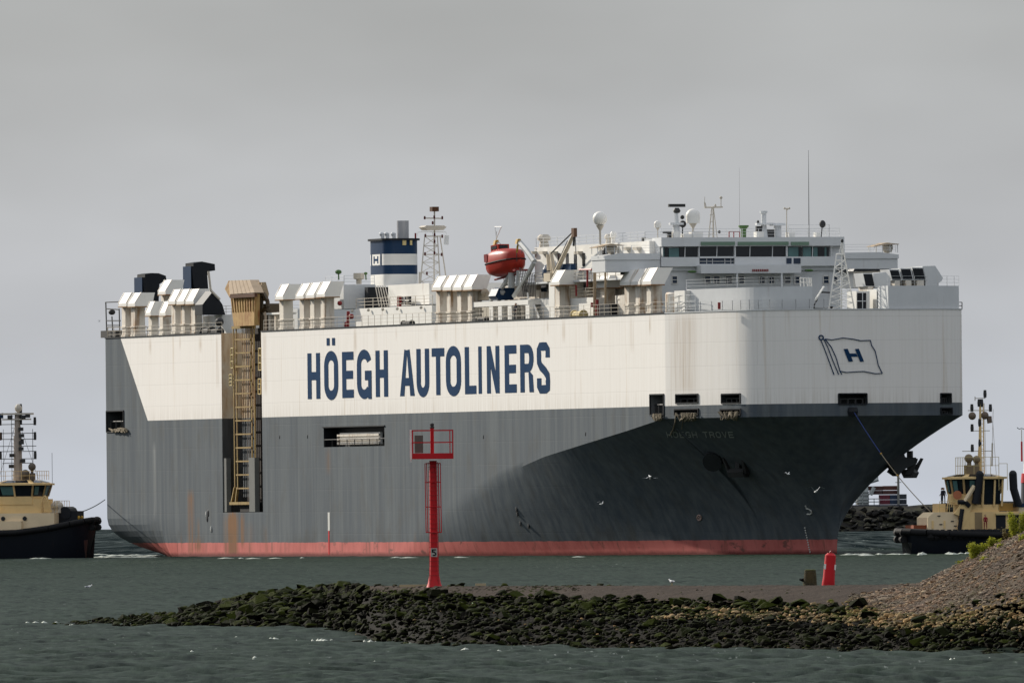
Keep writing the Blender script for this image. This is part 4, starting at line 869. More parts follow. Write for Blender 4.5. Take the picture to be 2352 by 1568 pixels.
# mid deck clutter between the lifeboat and the bridge
m = MB()
for f, u, v0, v1, r_, t_ in ((c4, 820, 845, 1370, .2, -15), (c4, 945, 835, 1300, .14, -15),): m.mark(); m.tube(Pz(f, u, v0, t_), Pz(f, u, v1, t_), r_)
m.each('kingpost', BEIGE, ship)
m = MB(); m.line([Pz(c4, 640, 820, -14.5), Pz(c4, 785, 818, -14.5)], .13); m.line([Pz(c4, 733, 820, -14.5), Pz(c4, 733, 1020, -14.5)], .13); m.line([Pz(c4, 600, 1000, -14.5), Pz(c4, 603, 1130, -14.5)], .12); m.line([Pz(c4, 848, 1170, -15), Pz(c4, 848, 1370, -15)], .2); m.line([Pz(c4, 798, 1205, -15), Pz(c4, 798, 1260, -15)], .3); m.line([Pz(c5, 813, 1350, -15), Pz(c5, 813, 1430, -15)], .18)
m.build('fire_pipe', DKRED, ship)
m = MB(); p = Pz(c4, 948, 1295, -15.2); m.box(p[0]-1.6, p[0]+1.6, -15.3, -14, p[2]-.7, p[2]+.7); m.build('dark_locker', BLACK, ship)
def drum(f, u, v, t, r_=.65, mat=None):
    p = Pz(f, u, v, t); m = MB(); m.tube((p[0]-1.4, t, p[2]), (p[0]+1.4, t, p[2]), r_, n=10); m.tube((p[0]-1.6, t, p[2]), (p[0]-1.4, t, p[2]), r_*1.3, n=10); m.tube((p[0]+1.4, t, p[2]), (p[0]+1.6, t, p[2]), r_*1.3, n=10); m.build('mooring_winch', mat or DARK, ship)
drum(c4, 635, 1350, -15.2, .45, YELW); drum(c3, 85, 1410, -15.2, .3); drum(c3, 910, 1370, -15, .3); drum(c1, 1270, 960, -15, .5); drum(c1, 1370, 960, -15, .4)
m = MB(); p = Pz(c1, 1405, 845, -15); m.ball(p, .55); m.tube(p, (p[0]+1, p[1], ZD), .1); m.build('deck_light', DARK, ship)
m = MB(); m.line([Pz(c2, 1155, 720, -15), Pz(c2, 1148, 900, -15)], .2); p = Pz(c2, 1192, 780, -15); m.ball(p, .33); m.line([Pz(c2, 1130, 900, -15), Pz(c2, 1135, 850, -15)], .25); p = Pz(c2, 1055, 625, -14); m.ball(p, .3); p = Pz(c2, 1742, 600, -13); m.box(p[0]-.4, p[0]+.4, -13, -12.7, p[2]-.7, p[2]+.6); m.build('fire_station', DKRED, ship)
for u, v, s_ in ((1040, 258, 1.), (1360, 275, .6)):
    p = SA(*c2(u, v), 88); q = SA(*c2(u+5, 350), 88); m = MB(); m.ball(p, .36*s_, 8, 6, sx=1, sy=1.2, sz=.8); m.tube(p, (q[0], q[1], q[2]), .09); m.build('deck_lamp', GREENL, ship)
p = SA(*c2(1280, 300), 88); q = SA(*c2(1285, 400), 88); m = MB(); m.lathe((p[0], p[1], q[2]), [(.35, 0), (.35, p[2]-q[2]-.5), (.7, p[2]-q[2]-.4), (.7, p[2]-q[2]+.3)], 8); m.build('mushroom_vent', RL, ship)
_, b = house(c4, 280, 345, 960, None, -14.5, -8, WHITE); _, b = house(c4, 525, 800, 1150, None, -14.0, -8, WHITE); top_rail(b, RL)
house(c4, 1060, 1170, 1120, None, -14.2, -9, WHITE2); m = MB(); p = Pz(c4, 1120, 1130, -14.0); m.ball((p[0], -13.5, p[2]-.3), .8, 12, 7, sz=.6, sx=1.6); m.build('round_cover', WHITE2, ship)
_, b = house(c4, 800, 1180, 885, 1030, -9.5, 2, WHITE2)
# crane
cr2 = MB(); tC = -14
cr2.tube(Pz(c4, 350, 880, tC), Pz(c4, 575, 400, tC), .3, .22, 8); cr2.line([Pz(c4, 272, 640, tC), Pz(c4, 280, 830, tC)], .25); cr2.line([Pz(c4, 310, 635, tC), Pz(c4, 345, 870, tC)], .22); cr2.line([Pz(c4, 310, 635, tC), Pz(c4, 320, 890, tC)], .18)
cr2.box(Pz(c4, 275, 880, tC)[0], Pz(c4, 350, 880, tC)[0], tC-.6, tC+.6, Pz(c4, 300, 960, tC)[2], Pz(c4, 300, 860, tC)[2])
crn = cr2.build('crane', paint('crane_cream', (.58, .50, .38), .6, .5, .3), ship)
m = MB(); p = Pz(c4, 580, 380, tC); m.box(p[0]-.5, p[0]+.4, tC-.2, tC+.2, p[2]-.55, p[2]+.5); m.build('crane_head', paint('crane_rust', (.14, .08, .05), .8, .6, .3), crn)
m = MB(); m.tube(Pz(c4, 305, 628, tC), Pz(c4, 555, 385, tC), .09); m.tube(Pz(c4, 590, 400, tC), Pz(c4, 605, 820, tC), .05, n=4); m.tube(Pz(c4, 580, 420, tC), Pz(c4, 572, 540, tC), .14); m.tube(Pz(c4, 345, 820, tC), Pz(c4, 500, 480, tC), .05, n=4); m.build('crane_cable', DARK, crn)
m = MB(); p = Pz(c4, 480, 800, -13.5); m.box(p[0]-2, p[0]+2, -13.6, -12.8, p[2]-.5, p[2]+.5); p = Pz(c4, 290, 860, -13.5); m.ball(p, .9, sz=1.3); m.build('deck_cover', NAVY, ship)

# --- bridge
AB = 190.8
def FB(u, v, a_=AB): return SA(*c5(u, v), a_)
m = MB(); m.box(AB-5, AB-.3, -11.3, 11.2, 32.9, FB(1200, 690)[2]); wh = m.build('wheelhouse', GREYW, ship)   # walls below and behind the glass
z1, z0 = FB(1200, 690)[2], FB(1200, 815)[2]; zroof = FB(1200, 585)[2]
m = MB(); m.box(AB-5.3, AB+.45, -11.35, 11.35, z1, zroof); m.build('roof_fascia', GREYW, wh)
zbw = FB(1200, 815)[2]; zb2 = FB(1200, 925)[2]
m = MB()
t_l, t_r = -11.3, 11.2; tg0, tg1 = FB(575, 850)[1], FB(985, 850)[1]
m.box(AB-.3, AB+.25, t_l, tg0-.02, zb2, zbw); m.box(AB-.3, AB+.25, tg1+.02, t_r, zb2, zbw); m.build('front_plating', GREYW, wh)
m = MB(); m.box(AB-.3, AB-.1, tg0, tg1, zb2, zbw); m.build('lower_window_back', NAVY, wh)
def pane(u0, u1, v0, v1, mat, a_=AB, name='window_pane', skew=0):
    P = [FB(u0+skew, v0, a_), FB(u1+skew, v0, a_), FB(u1, v1, a_), FB(u0, v1, a_)]; m = MB(); m.ex_a([p[1:] for p in P], a_-.15, a_+.02); return m.build(name, mat, wh)
for u0, u1, v0, v1, mt in ((150, 168, 705, 820, TEAL), (170, 215, 705, 820, GLASS), (222, 340, 712, 820, TEAL), (345, 402, 700, 820, GLASS), (410, 555, 700, 820, GLASS), (585, 775, 692, 818, GLASS), (785, 975, 692, 818, GLASS), (1008, 1165, 690, 812, GLASS), (1173, 1430, 690, 812, GLASS), (1438, 1590, 690, 810, GLASS), (1625, 1745, 700, 812, TEAL), (1750, 1785, 700, 812, GLASS), (1800, 1895, 700, 812, TEAL), (1900, 1915, 700, 812, GLASS), (1920, 1970, 700, 812, TEAL), (1975, 2050, 700, 812, GLASS), (2052, 2075, 700, 812, TEAL), (2078, 2105, 700, 812, GLASS)): pane(u0, u1, v0, v1, mt)
for u0, u1 in ((585, 778), (793, 980)): pane(u0, u1, 835, 905, GLASSB, AB-.05)
for u0, u1 in ((1605, 1665), (1690, 1770)): pane(u0, u1, 830, 895, GLASSB, AB+.3)
m = MB()
for u, w in ((567, 9), (990, 12), (1600, 12), (140, 6), (2118, 6)): p = FB(u, 690); q = FB(u, 818); m.box(AB-.1, AB+.3, p[1]-w*.007, p[1]+w*.007, q[2], p[2])
for u in (405, 780, 1169, 1434, 1905): p = FB(u+4, 690); q = FB(u, 818); m.tube((AB+.1, p[1], p[2]), (AB+.1, q[1], q[2]), .06, n=4)
for u in (665, 733, 878, 948): p = FB(u, 835); q = FB(u, 905); m.tube((AB+.05, p[1], p[2]), (AB+.05, q[1], q[2]), .04, n=4)
p = FB(585, 868); q = FB(980, 868); m.tube((AB+.05, p[1], p[2]), (AB+.05, q[1], q[2]), .04, n=4); p = FB(575, 822); q = FB(985, 822); m.box(AB-.1, AB+.28, p[1], q[1], p[2]-.1, p[2]+.1)
p = FB(575, 910); q = FB(985, 910); m.box(AB-.1, AB+.28, p[1], q[1], p[2]-.1, p[2]+.1); m.build('mullion', GREYW, wh)
for u0, u1 in ((580, 978), (1015, 1610), (1640, 1850)): p = FB(u0, 662); q = FB(u1, 662); m = MB(); m.box(AB+.4, AB+.6, p[1], q[1], p[2]-.18, p[2]+.22); m.build('green_awning', paint('awning_green%d' % u0, (.18, .27, .20), .7, 0, .3), wh)
# wings
for sg in (-1, 1):
    m = MB(); m.box(AB-4.4, AB, sg*11.36, sg*18.15, 32.8, 34.2); wg = m.build('bridge_wing', GREYW, ship)
    m = MB(); m.ex_a([(sg*11.4, 34.2), (sg*18.25, 34.2), (sg*18.25, 34.65), (sg*16, 34.95), (sg*11.4, 34.9)], AB-4.5, AB+.12); m.build('wing_cap', GREYW, wg)
    m = MB(); m.box(AB-4.4, AB-4.1, sg*11.4, sg*12, 30, 32.8); m.build('wing_strut', GREYW, wg)
    ca = AB-2; t0_, t1_ = (SA(*c4(800, 560), ca)[1], SA(*c4(1125, 545), ca)[1]) if sg < 0 else (SA(*c6(825, 385), ca)[1], SA(*c6(1120, 370), ca)[1])
    zc_ = SA(*c6(970, 372), ca)[2]; m = MB(); m.ex_a([(t0_, zc_-.25), ((t0_+t1_)/2, zc_+.15), (t1_, zc_), (t1_, zc_-.08), ((t0_+t1_)/2, zc_-.1), (t0_, zc_-.32)], ca-1.2, ca+1.2); m.build('awning', BEIGE, wg)
    m = MB()
    for tt in np.linspace(t0_+.2, t1_-.1, 4): m.mark(); m.tube((ca+1, tt, 34.9), (ca+1, tt, zc_-.1), .05, n=4); m.mark(); m.tube((ca-1, tt, 34.9), (ca-1, tt, zc_-.1), .05, n=4)
    m.each('awning_post', GREYW, wg)
    m = MB(); m.ball((ca, (t0_+t1_)/2+.6, 35.5), .65, 10, 7); m.build('wing_searchlight', RL, wg)
    rail([(AB-.2, sg*11.6, 34.95), (AB-.2, sg*18, 34.95)], .9, .03, 2.2, GREYW)
m = MB(); p = Pz(c4, 905, 835, -14); m.box(AB-3.5, AB-.5, -15, -11.4, 32.5, 32.79); m.build('wing_underside', DARK, ship)
# lower bridge front
m = MB(); m.box(AB-5, AB-.6, -11.3, 11.2, ZD, zb2-.02); lf = m.build('lower_bridge_front', GREYW, ship)
for u0, u1 in ((255, 320), (640, 710), (745, 820), (885, 965), (1040, 1105), (1285, 1350), (1395, 1460), (1580, 1652), (1692, 1760), (2035, 2102), (2158, 2205)):
    p = FB(u0, 1040, AB-.6); q = FB(u1, 1130, AB-.6); m = MB(); m.box(AB-.62, AB-.55, p[1], q[1], q[2], p[2]); m.build('window', GLASSB, lf)
    m = MB(); m.line([(AB-.52, p[1], p[2]), (AB-.52, q[1], p[2]), (AB-.52, q[1], q[2]), (AB-.52, p[1], q[2]), (AB-.52, p[1], p[2])], .06, 4); m.tube((AB-.52, p[1], (p[2]+q[2])/2), (AB-.52, q[1], (p[2]+q[2])/2), .04, n=4); m.build('window_frame', WHITE, lf)
p0 = FB(600, 1005, AB+1.5); p1 = FB(1780, 1005, AB+1.5); m = MB(); m.box(AB-.55, AB+1.5, p0[1], p1[1], p0[2]-.05, p0[2]+.9); m.build('balcony_canopy', GREYW, lf)
for u in (1020, 1545): p = FB(u, 1010, AB+1.3); q = FB(u, 1190, AB+1.3); m = MB(); m.box(AB+1.2, AB+1.45, p[1]-.1, p[1]+.1, q[2], p[2]); m.build('canopy_post', GREYW, lf)
m = MB()
for u, v in ((495, 990), (1870, 975), (590, 1215)): p = FB(u, v, AB+.6); m.mark(); m.ball(p, .45, 8, 6, sz=.35, sy=1.3)
m.each('floodlight', GREENL, lf)
m = MB(); p = FB(1300, 975, AB+1.6)
for k in range(9): m.box(AB+1.55, AB+1.6, p[1]-1+k*.23, p[1]-1+k*.23+.14, p[2]-.12, p[2]+.15)
m.build('name_board', DKRED, lf)
# raised fore blocks that follow the bow outline
def bowblock(x0, x1, inset, zt, name, mat=GREYW, yy=690):
    def ua(x):
        us = np.linspace(195, UB+18, 400); X_ = [img(*hpp(u, 29, -inset))[0] for u in us]; k = int(np.argmax(X_)); return float(np.interp(x, X_[:k+1], us[:k+1]))
    u0, u1 = ua(x0), ua(x1); us = [u0]+[205+b for b in BL if u0+.3 < 205+b < u1-.3]+[2*UB-(205+b) for b in BL[::-1] if u0+.3 < 2*UB-205-b < u1-.3]+[u1]; us = sorted(set(us))
    A = [hpp(u, ZD, -inset) for u in us]; ctr = (A[0][0]-1.0, 0)
    B = [(p[0]-3.2 if abs(p[1]) < 10 else p[0]-2.0, p[1]*(.84 if abs(p[1]) > 3 else 1), ZD) for p in A][::-1]
    ring = A+B; m = MB(); m.prism(ring, [(p[0], p[1], zt) for p in ring]); o = m.build(name, mat, ship); rail([(p[0], p[1], zt) for p in A[::2]], 1.1, .025, 2., GREYW); return o
bowblock(1577, 1866, 1.0, 30.45, 'fore_breakwater')
bowblock(2040, 2202.5, .12, 30.45, 'bow_bulwark')
m = MB(); p0 = Pz(c5, 290, 1215, -15.2); p1 = Pz(c5, 412, 1215, -15.2); m.box(p0[0], p1[0], -15.25, -13, ZD, p0[2]); m.build('fore_locker', WHITE, ship)
p0 = Pz(c5, 150, 1235, -15.0); p1 = Pz(c5, 285, 1235, -15.0); m = MB(); m.lathe(((p0[0]+p1[0])/2, -13.4, ZD), [(2.1, 0), (2.1, p0[2]-ZD-.2), (1.9, p0[2]-ZD)], 20, sx=(p1[0]-p0[0])/4.6, sy=.9); m.build('round_vent', WHITE2, ship, smooth=40)
rail([(205, -15.5, ZD), (212, -15, ZD)], 2.0, .04, 2, GREYW)
# foremast
AFm = 221.
def FM(u, v, da=0): return SA(*c6(u, v), AFm+da)
m = MB(); legs = [((340, 1140, 0), (430, 490, 0)), ((490, 1140, 0), (492, 340, 0)), ((640, 1140, -1.5), (520, 500, -1)), ((200, 1000, 1), (285, 870, .5))]
for (u0, v0, d0), (u1, v1, d1) in legs: m.tube(FM(u0, v0, d0), FM(u1, v1, d1), .085, n=5)
m.tube(FM(515, 500), FM(500, 330), .09); m.tube(FM(430, 490), FM(530, 490), .1); m.tube(FM(460, 490), FM(492, 330), .05)
def lx(v): return 340+(1140-v)/650*90
def rx_(v): return 640-(1140-v)/640*120
lv = [560, 650, 740, 830, 920, 990, 1060, 1140]
for v in lv: m.tube(FM(lx(v), v), FM(rx_(v), v, -.8), .05, n=4)
for v0, v1 in zip(lv[:-1], lv[1:]): m.tube(FM(lx(v0), v0), FM(rx_(v1), v1, -.8), .045, n=4); m.tube(FM(rx_(v0), v0, -.8), FM(lx(v1), v1), .045, n=4)
m.tube(FM(180, 1030), FM(280, 870), .12); m.build('foremast', WHITE, ship)
m = MB(); m.mark(); m.line([FM(160, 1130), FM(320, 1135)], .1); m.line([FM(165, 1130), FM(170, 1080), FM(210, 1010)], .08); m.mark(); m.line([FM(250, 935), FM(350, 940)], .1); m.mark(); p = FM(370, 1112); m.ball(p, .18); m.mark(); p = FM(495, 335); m.ball(p, .16, sz=1.5); m.each('foredeck_gear', DARK, ship)
m = MB()
for u in (0, 40, 80, 110, 130): m.line([FM(u, 770), FM(u+10, 880)], .06)
m.line([FM(0, 770), FM(140, 775)], .06); m.line([FM(0, 820), FM(140, 825)], .05); m.build('railing', WHITE, ship)
m = MB(); 
for v in (1055, 1095, 1140): m.line([SA(*c6(1872, v), 219), SA(*c6(1905, v), 219)], .06, 4)
m.line([SA(*c6(1905, 1055), 219), SA(*c6(1905, 1140), 219)], .06, 4); m.build('side_ladder', DARK, ship)

# --- roof gear: domes, radars, antennas
def dome(f, u, v, r_px, vbase, a_, k, label=None, flat=False):
    p = SA(*f(u, v), a_); r_ = abs(SA(*f(u+r_px, v), a_)[1]-p[1]); zb = SA(*f(u, vbase), a_)[2]; m = MB()
    if flat: m.lathe(p, [(r_*.92, -r_*1.0), (r_, -r_*.1)]+[(r_*math.cos(x), r_*math.sin(x)) for x in np.linspace(0, 1.5, 7)], 20)
    else: m.ball(p, r_, 20, 12)
    o = m.build('radome', WHITE, ship, smooth=60); m = MB(); m.lathe((p[0], p[1], zb), [(r_*.14, 0), (r_*.14, p[2]-r_*1.7-zb), (r_*.6, p[2]-r_*.95-zb)], 12); m.build('radome_post', RL, o, smooth=50); return o
dome(c4, 882, 218, 80, 520, 176, 1); dome(c5, 505, 335, 80, 585, 187, 1, flat=True); dome(c5, 90, 430, 40, 590, 186, 1, flat=True)
def RM(u, v, a_=187): return SA(*c5(u, v), a_)
m = MB(); m.lathe(RM(310, 590), [(.45, 0), (.4, RM(310, 440)[2]-RM(310, 590)[2])], 10); m.lathe(RM(310, 440), [(.9, 0), (.9, .25)], 10); m.lathe(RM(312, 435), [(.28, 0), (.22, RM(0, 300)[2]-RM(0, 435)[2])], 8); rm = m.build('radar_mast', GREYW, ship)
p = RM(315, 265); m = MB(); m.lathe((p[0], p[1], p[2]-.35), [(.3, 0), (.45, .25), (.25, .6)], 10); m.box(p[0]-.2, p[0]+.2, p[1]-1.0, p[1]+1.0, p[2]+.35, p[2]+.7); m.build('radar_scanner', DARK, rm)
p = RM(385, 430); m = MB(); m.mark(); m.ball(p, .42); m.tube(p, RM(380, 590), .08); m.mark(); p = RM(380, 350); m.ball(p, .25); m.mark(); p = RM(2028, 430); m.ball(p, .38, sz=1.2); m.tube(p, RM(2012, 590), .07); m.mark(); p = RM(815, 522); m.ball(p, .18); m.each('searchlight', DARK, ship)
m = MB(); p0, p1 = RM(155, 525), RM(245, 590); m.box(186.8, 187.2, p0[1], p1[1], p0[2]-.15, p0[2]+.1); m.box(186.7, 187.3, RM(205, 0)[1], p1[1], p1[2], p0[2]); m.build('roof_locker', DARK, ship)
# tee mast
m = MB(); m.tube(RM(745, 590), RM(742, 240), .12, .08); m.tube(RM(690, 590), RM(725, 250), .07); m.tube(RM(790, 590), RM(748, 250), .05)
for v in (320, 400, 480, 550): m.tube(RM(700, v), RM(745, v), .05, n=4)
m.tube(RM(640, 235), RM(855, 230), .09); m.tube(RM(645, 235), RM(640, 170), .06); m.tube(RM(660, 235), RM(650, 180), .05); m.tube(RM(835, 230), RM(835, 125), .05); m.ball(RM(835, 120), .18); m.ball(RM(740, 235), .25, sz=.6); m.ball(RM(768, 215), .12, sz=1.8); m.tube(RM(643, 170), RM(643, 110), .03)
m.build('antenna_mast', RL, ship)
# second radar, compass, green platform
m = MB(); m.lathe(RM(1340, 590), [(.5, 0), (.3, 1.5), (.3, RM(0, 310)[2]-RM(0, 590)[2]), (.45, RM(0, 300)[2]-RM(0, 590)[2]), (.45, RM(0, 275)[2]-RM(0, 590)[2])], 10); p = RM(1345, 430); m.lathe(p, [(1.1, -.1), (1.1, .12)], 10); p = RM(1500, 450); m.lathe((p[0], p[1], RM(0, 590)[2]), [(.45, 0), (.45, p[2]-RM(0, 590)[2]), (1.0, p[2]-RM(0, 590)[2]), (.9, p[2]-RM(0, 590)[2]+.3)], 12); m.build('radar_mast', GREYW, ship)
m = MB(); p = RM(1290, 490); m.box(186.8, 187.2, p[1]-.45, p[1]+.5, p[2]-.3, p[2]+.35); p = RM(1415, 540); m.box(186.8, 187.2, p[1]-.7, p[1]+.7, p[2]-.5, p[2]+.45); p = RM(1270, 410); m.ball(p, .16, sz=1.6); m.build('roof_equipment', DARK, ship)
p = RM(1100, 460); m = MB(); m.lathe((p[0], p[1], RM(0, 590)[2]), [(.3, 0), (.32, p[2]-RM(0, 590)[2]-.3), (.62, p[2]-RM(0, 590)[2]), (.6, p[2]-RM(0, 590)[2]+.15)], 10); m.build('magnetic_compass', GREENL, ship)
m = MB(); 
for u in (930, 985, 1055): m.tube(RM(u, 520), RM(u, 590), .07, n=4)
m.tube(RM(930, 520), RM(1055, 520), .07, n=4); m.build('red_guard_rail', DKRED, ship)
m = MB(); m.tube(RM(1607, 590), RM(1607, 260), .06); m.tube(RM(1580, 250), RM(1640, 250), .08); m.ball(RM(1582, 245), .13); m.ball(RM(1638, 245), .13); m.ball(RM(1610, 255), .15); m.build('wind_sensor_mast', RL, ship)
m = MB(); p = RM(1870, 590); q = SA(1857, 345, 187); m.tube(p, q, .055, .018, 5); m.tube(SA(1699, 575, 180), SA(1698, 385, 180), .02, .008, 4); m.build('whip_antenna', DARK, ship)
rail([RM(1630, 588)[0:1]+(RM(1630, 588)[1], zroof), (187, 11.1, zroof), (AB-5, 11.1, zroof)], 1.5, .04, 1.8, GREYW); rail([(190.4, -11.1, zroof), (190.4, 11.1, zroof)], 1.0, .03, 2., GREYW)
m = MB()
for u, v, h_, w in ((430, 545, .3, 1.1), (540, 560, .5, 1.4), (300, 560, .6, .8), (1650, 560, .4, .8), (1960, 565, .4, .5), (1280, 565, .5, .9)): p = RM(u, v); m.mark(); m.box(186.5, 187.5, p[1]-w/2, p[1]+w/2, zroof, zroof+h_+.2)
m.each('roof_vent_box', WHITE, ship)
def small_lathe(f, u, vt, vb, a_, r_, name, mat): p = SA(*f(u, vt), a_); q = SA(*f(u, vb), a_); hh = p[2]-q[2]; m = MB(); m.lathe(q, [(r_*.8, 0), (r_*.6, hh*.5), (r_, hh*.55), (r_, hh*.8), (r_*.6, hh)], 10); m.build(name, mat, ship)
small_lathe(c4, 225, 405, 555, 150, .8, 'mushroom_vent', RL); small_lathe(c4, 1040, 370, 520, 170, .38, 'vent_pipe', WHITE); small_lathe(c4, 985, 400, 520, 165, .5, 'vent_pipe', RL)
m = MB(); p = SA(*c4(1397, 470), 185); m.box(184.8, 185.2, p[1]-.2, p[1]+.2, p[2]-.3, p[2]+.3); p = SA(*c4(820, 610), 178); m.ball((178, -13, p[2]), .8, 10, 7); m.build('roof_lamp', DARK, ship)

# --- anchors (they hang from the hawse pipes)
def anchor(p, side, label):
    r = thing('anchor', label, 'anchor', (0, 0, 0), 0, 'anchors hung at the bow'); w = O2+h2*p[0]+l2*p[1]; r.location = (w[0], w[1], p[2]+ZS); r.rotation_euler = (0, 0, math.atan2(h2[1], h2[0])+side*math.radians(55)); r.rotation_euler[0] = 0
    ROT = side
    m = MB(); m.lathe((0, 0, 0), [(1.0, -.9), (1.5, -.2), (1.5, .7), (1.0, 1.5)], 12); 
    m = MB(); m.box(-.3, .3, -.3, .3, -1.6, 1.0); m.build('shank', DARK, r)
    m = MB(); m.ex_t([(-.5, -2.1), (.5, -2.1), (.8, -1.5), (.5, -1.1), (-.5, -1.1), (-.8, -1.5)], -1.1, 1.1)
    for s_ in (-1, 1): m.prism([(-.35, s_*.8, -2.0), (.35, s_*.8, -2.0), (.35, s_*1.3, -1.7), (-.35, s_*1.3, -1.7)], [(.9, s_*1.25, .1), (1.25, s_*1.25, .0), (1.25, s_*1.45, .1), (.9, s_*1.45, .2)])
    m.build('flukes', DARK, r); return r
anchor((219.3, 8.3, 10.7), 1, 'black anchor jutting out under the far side of the bow, against the sky')
anchor((208.5, -8.6, 11.0), -1, 'dark anchor tucked in the shaded near side of the bow below the ship name')
# bolsters round the hawse pipes
def bolster(P, Q, r0, r1, name='anchor_bolster'):
    m = MB(); m.tube(P, Q, r0, r1, 14); m.build(name, HULLDK, ship, smooth=40)
HULLDK = paint('hull_grey_dark', (.03, .034, .036), .6, .2, .4)
u_, z_ = uz(1645, 1050); pb = Vector(hpp(u_, z_)); bolster(pb+Vector((-2.5, 1.6, 1.2)), pb+Vector((.5, -.7, -.6)), .95, 1.15)
P = [SA(*cr_(*p), 221.) for p in ((300, 610), (430, 500), (455, 590), (500, 605), (545, 595), (555, 640), (440, 700), (400, 750), (350, 715), (365, 690))]
m = MB(); m.ex_a([p[1:] for p in P], 219.2, 221.); m.build('anchor_bolster', HULLDK, ship)

# ================================================================== TUGS
def tug(name, label, loc, rz, L=15.5, B=5.6):
    r = thing(name, label, 'tugboat', loc, rz); return r
def tug_hull(r, L, B, zb, zs, aft, colr=TUGBLUE):   # x forward ; bow at +L
    secs = [(-aft, .82, zs), (-aft*.6, .98, zs*.95), (0, 1., zs), (L*.45, .98, zs+(zb-zs)*.35), (L*.72, .84, zs+(zb-zs)*.68), (L*.88, .58, zs+(zb-zs)*.9), (L*.96, .34, zb), (L, .06, zb)]
    m = MB(); rings = []
    for x, w, z in secs:
        fl = .9 if x < L*.5 else .9-.35*(x-L*.5)/(L*.5); rings.append([(x-(1.6 if x > L*.9 else 0), -B*w*fl, -.8), (x-(.5 if x > L*.9 else 0), -B*w*.97, z*.45), (x, -B*w, z), (x, B*w, z), (x-(.5 if x > L*.9 else 0), B*w*.97, z*.45), (x-(1.6 if x > L*.9 else 0), B*w*fl, -.8)])
    for q in rings: m.v += q
    for j in range(len(rings)-1):
        for i in range(5): m.f.append((j*6+i, j*6+i+1, (j+1)*6+i+1, (j+1)*6+i))
    m.f.append(tuple(range(6))); m.f.append(tuple((len(rings)-1)*6+i for i in range(6)))
    h = m.build('hull', colr, r, smooth=35)
    m = MB()
    for sg in (-1, 1): m.line([(x, sg*(B*w+.12), z-.35) for x, w, z in secs], .38, 8)
    m.tube((L-.1, -B*.1, zb-.35), (L-.1, B*.1, zb-.35), .45, n=8)
    for k, (x, w, z) in enumerate(secs[3:]):
        for dz in (0, -.75): m.tube((x, -(B*w+.1), z-.5+dz), (x+.01, B*w+.1, z-.5+dz), .42, n=8) if x > L*.9 else None
    m.build('fender', RUBBER, r, smooth=50); return h
def wheelhouse(r, x0, x1, w, z0, z1, zr, flare=.45, panes=3):
    m = MB(); A = [(x0, -w), (x1-1.0, -w), (x1, -w*.45), (x1, w*.45), (x1-1.0, w), (x0, w)]; f = flare
    def ex(p, k): cx = (x0+x1)/2; return (p[0]+(p[0]-cx)/(x1-x0)*2*k, p[1]*(1+k/w))
    zl = z0+(z1-z0)*.42
    m.prism([(*p, z0) for p in A], [(*p, zl) for p in A]); wh_ = m.build('wheelhouse', TAN, r)
    up = [ex(p, f) for p in A]; m = MB(); m.prism([(p[0]*.995+.005*(x0+x1)/2, p[1]*.97, zl) for p in A], [(p[0], p[1]*.97, z1) for p in up]); m.build('window_glass', GLASS, wh_)
    for i in range(6):
        p, q = A[i], A[(i+1) % 6]; P, Q = up[i], up[(i+1) % 6]; n = 2 if i in (0, 4, 5) else 1
        for k in range(n+1):
            s = k/n; a_ = Vector((p[0]+(q[0]-p[0])*s, p[1]+(q[1]-p[1])*s, zl)); b_ = Vector((P[0]+(Q[0]-P[0])*s, P[1]+(Q[1]-P[1])*s, z1)); m = MB(); m.tube(a_, b_, .13, n=5); m.build('mullion', TAN, wh_)
        m = MB(); a_, b_ = Vector((*p, zl)), Vector((*q, zl)); c_, d_ = Vector((*P, z1)), Vector((*Q, z1)); e0 = a_.lerp(b_, .15).lerp(c_.lerp(d_, .15), .15); e1 = a_.lerp(b_, .5).lerp(c_.lerp(d_, .5), .15); e2 = a_.lerp(b_, .5).lerp(c_.lerp(d_, .5), .9); e3 = a_.lerp(b_, .15).lerp(c_.lerp(d_, .15), .9)
        nn = (b_-a_).cross(c_-a_).normalized(); ctr = Vector(((x0+x1)/2, 0, z1)); nn = nn if nn.dot(e0-ctr) > 0 else -nn; m.add([v+nn*.04 for v in (e0, e1, e2, e3)], [(0, 1, 2, 3)]); m.build('window_pane', TEAL, wh_)
    rf = [ex(p, f+.35) for p in A]; rt = [ex(p, -.9) for p in A]; m = MB(); m.prism([(*p, z1) for p in rf], [(*p, z1+.22) for p in rf]); m.prism([(*p, z1+.221) for p in [ex(q, f+.1) for q in A]], [(*p, zr) for p in rt]); ro = m.build('roof', TAN, wh_)
    m = MB()   # sky windows in the sloped roof
    a2 = [ex(q, f+.1) for q in A]
    for i in range(6):
        p, q, P, Q = (Vector((*a2[i], z1+.22)), Vector((*a2[(i+1) % 6], z1+.22)), Vector((*rt[i], zr)), Vector((*rt[(i+1) % 6], zr)))
        v = [p.lerp(q, .12).lerp(P.lerp(Q, .12), .15), p.lerp(q, .88).lerp(P.lerp(Q, .88), .15), p.lerp(q, .88).lerp(P.lerp(Q, .88), .85), p.lerp(q, .12).lerp(P.lerp(Q, .12), .85)]; nn = (q-p).cross(P-p).normalized(); nn = nn if nn.z > 0 else -nn; m.add([x+nn*.05 for x in v], [(0, 1, 2, 3)])
    m.build('roof_window', GLASS, wh_); return wh_
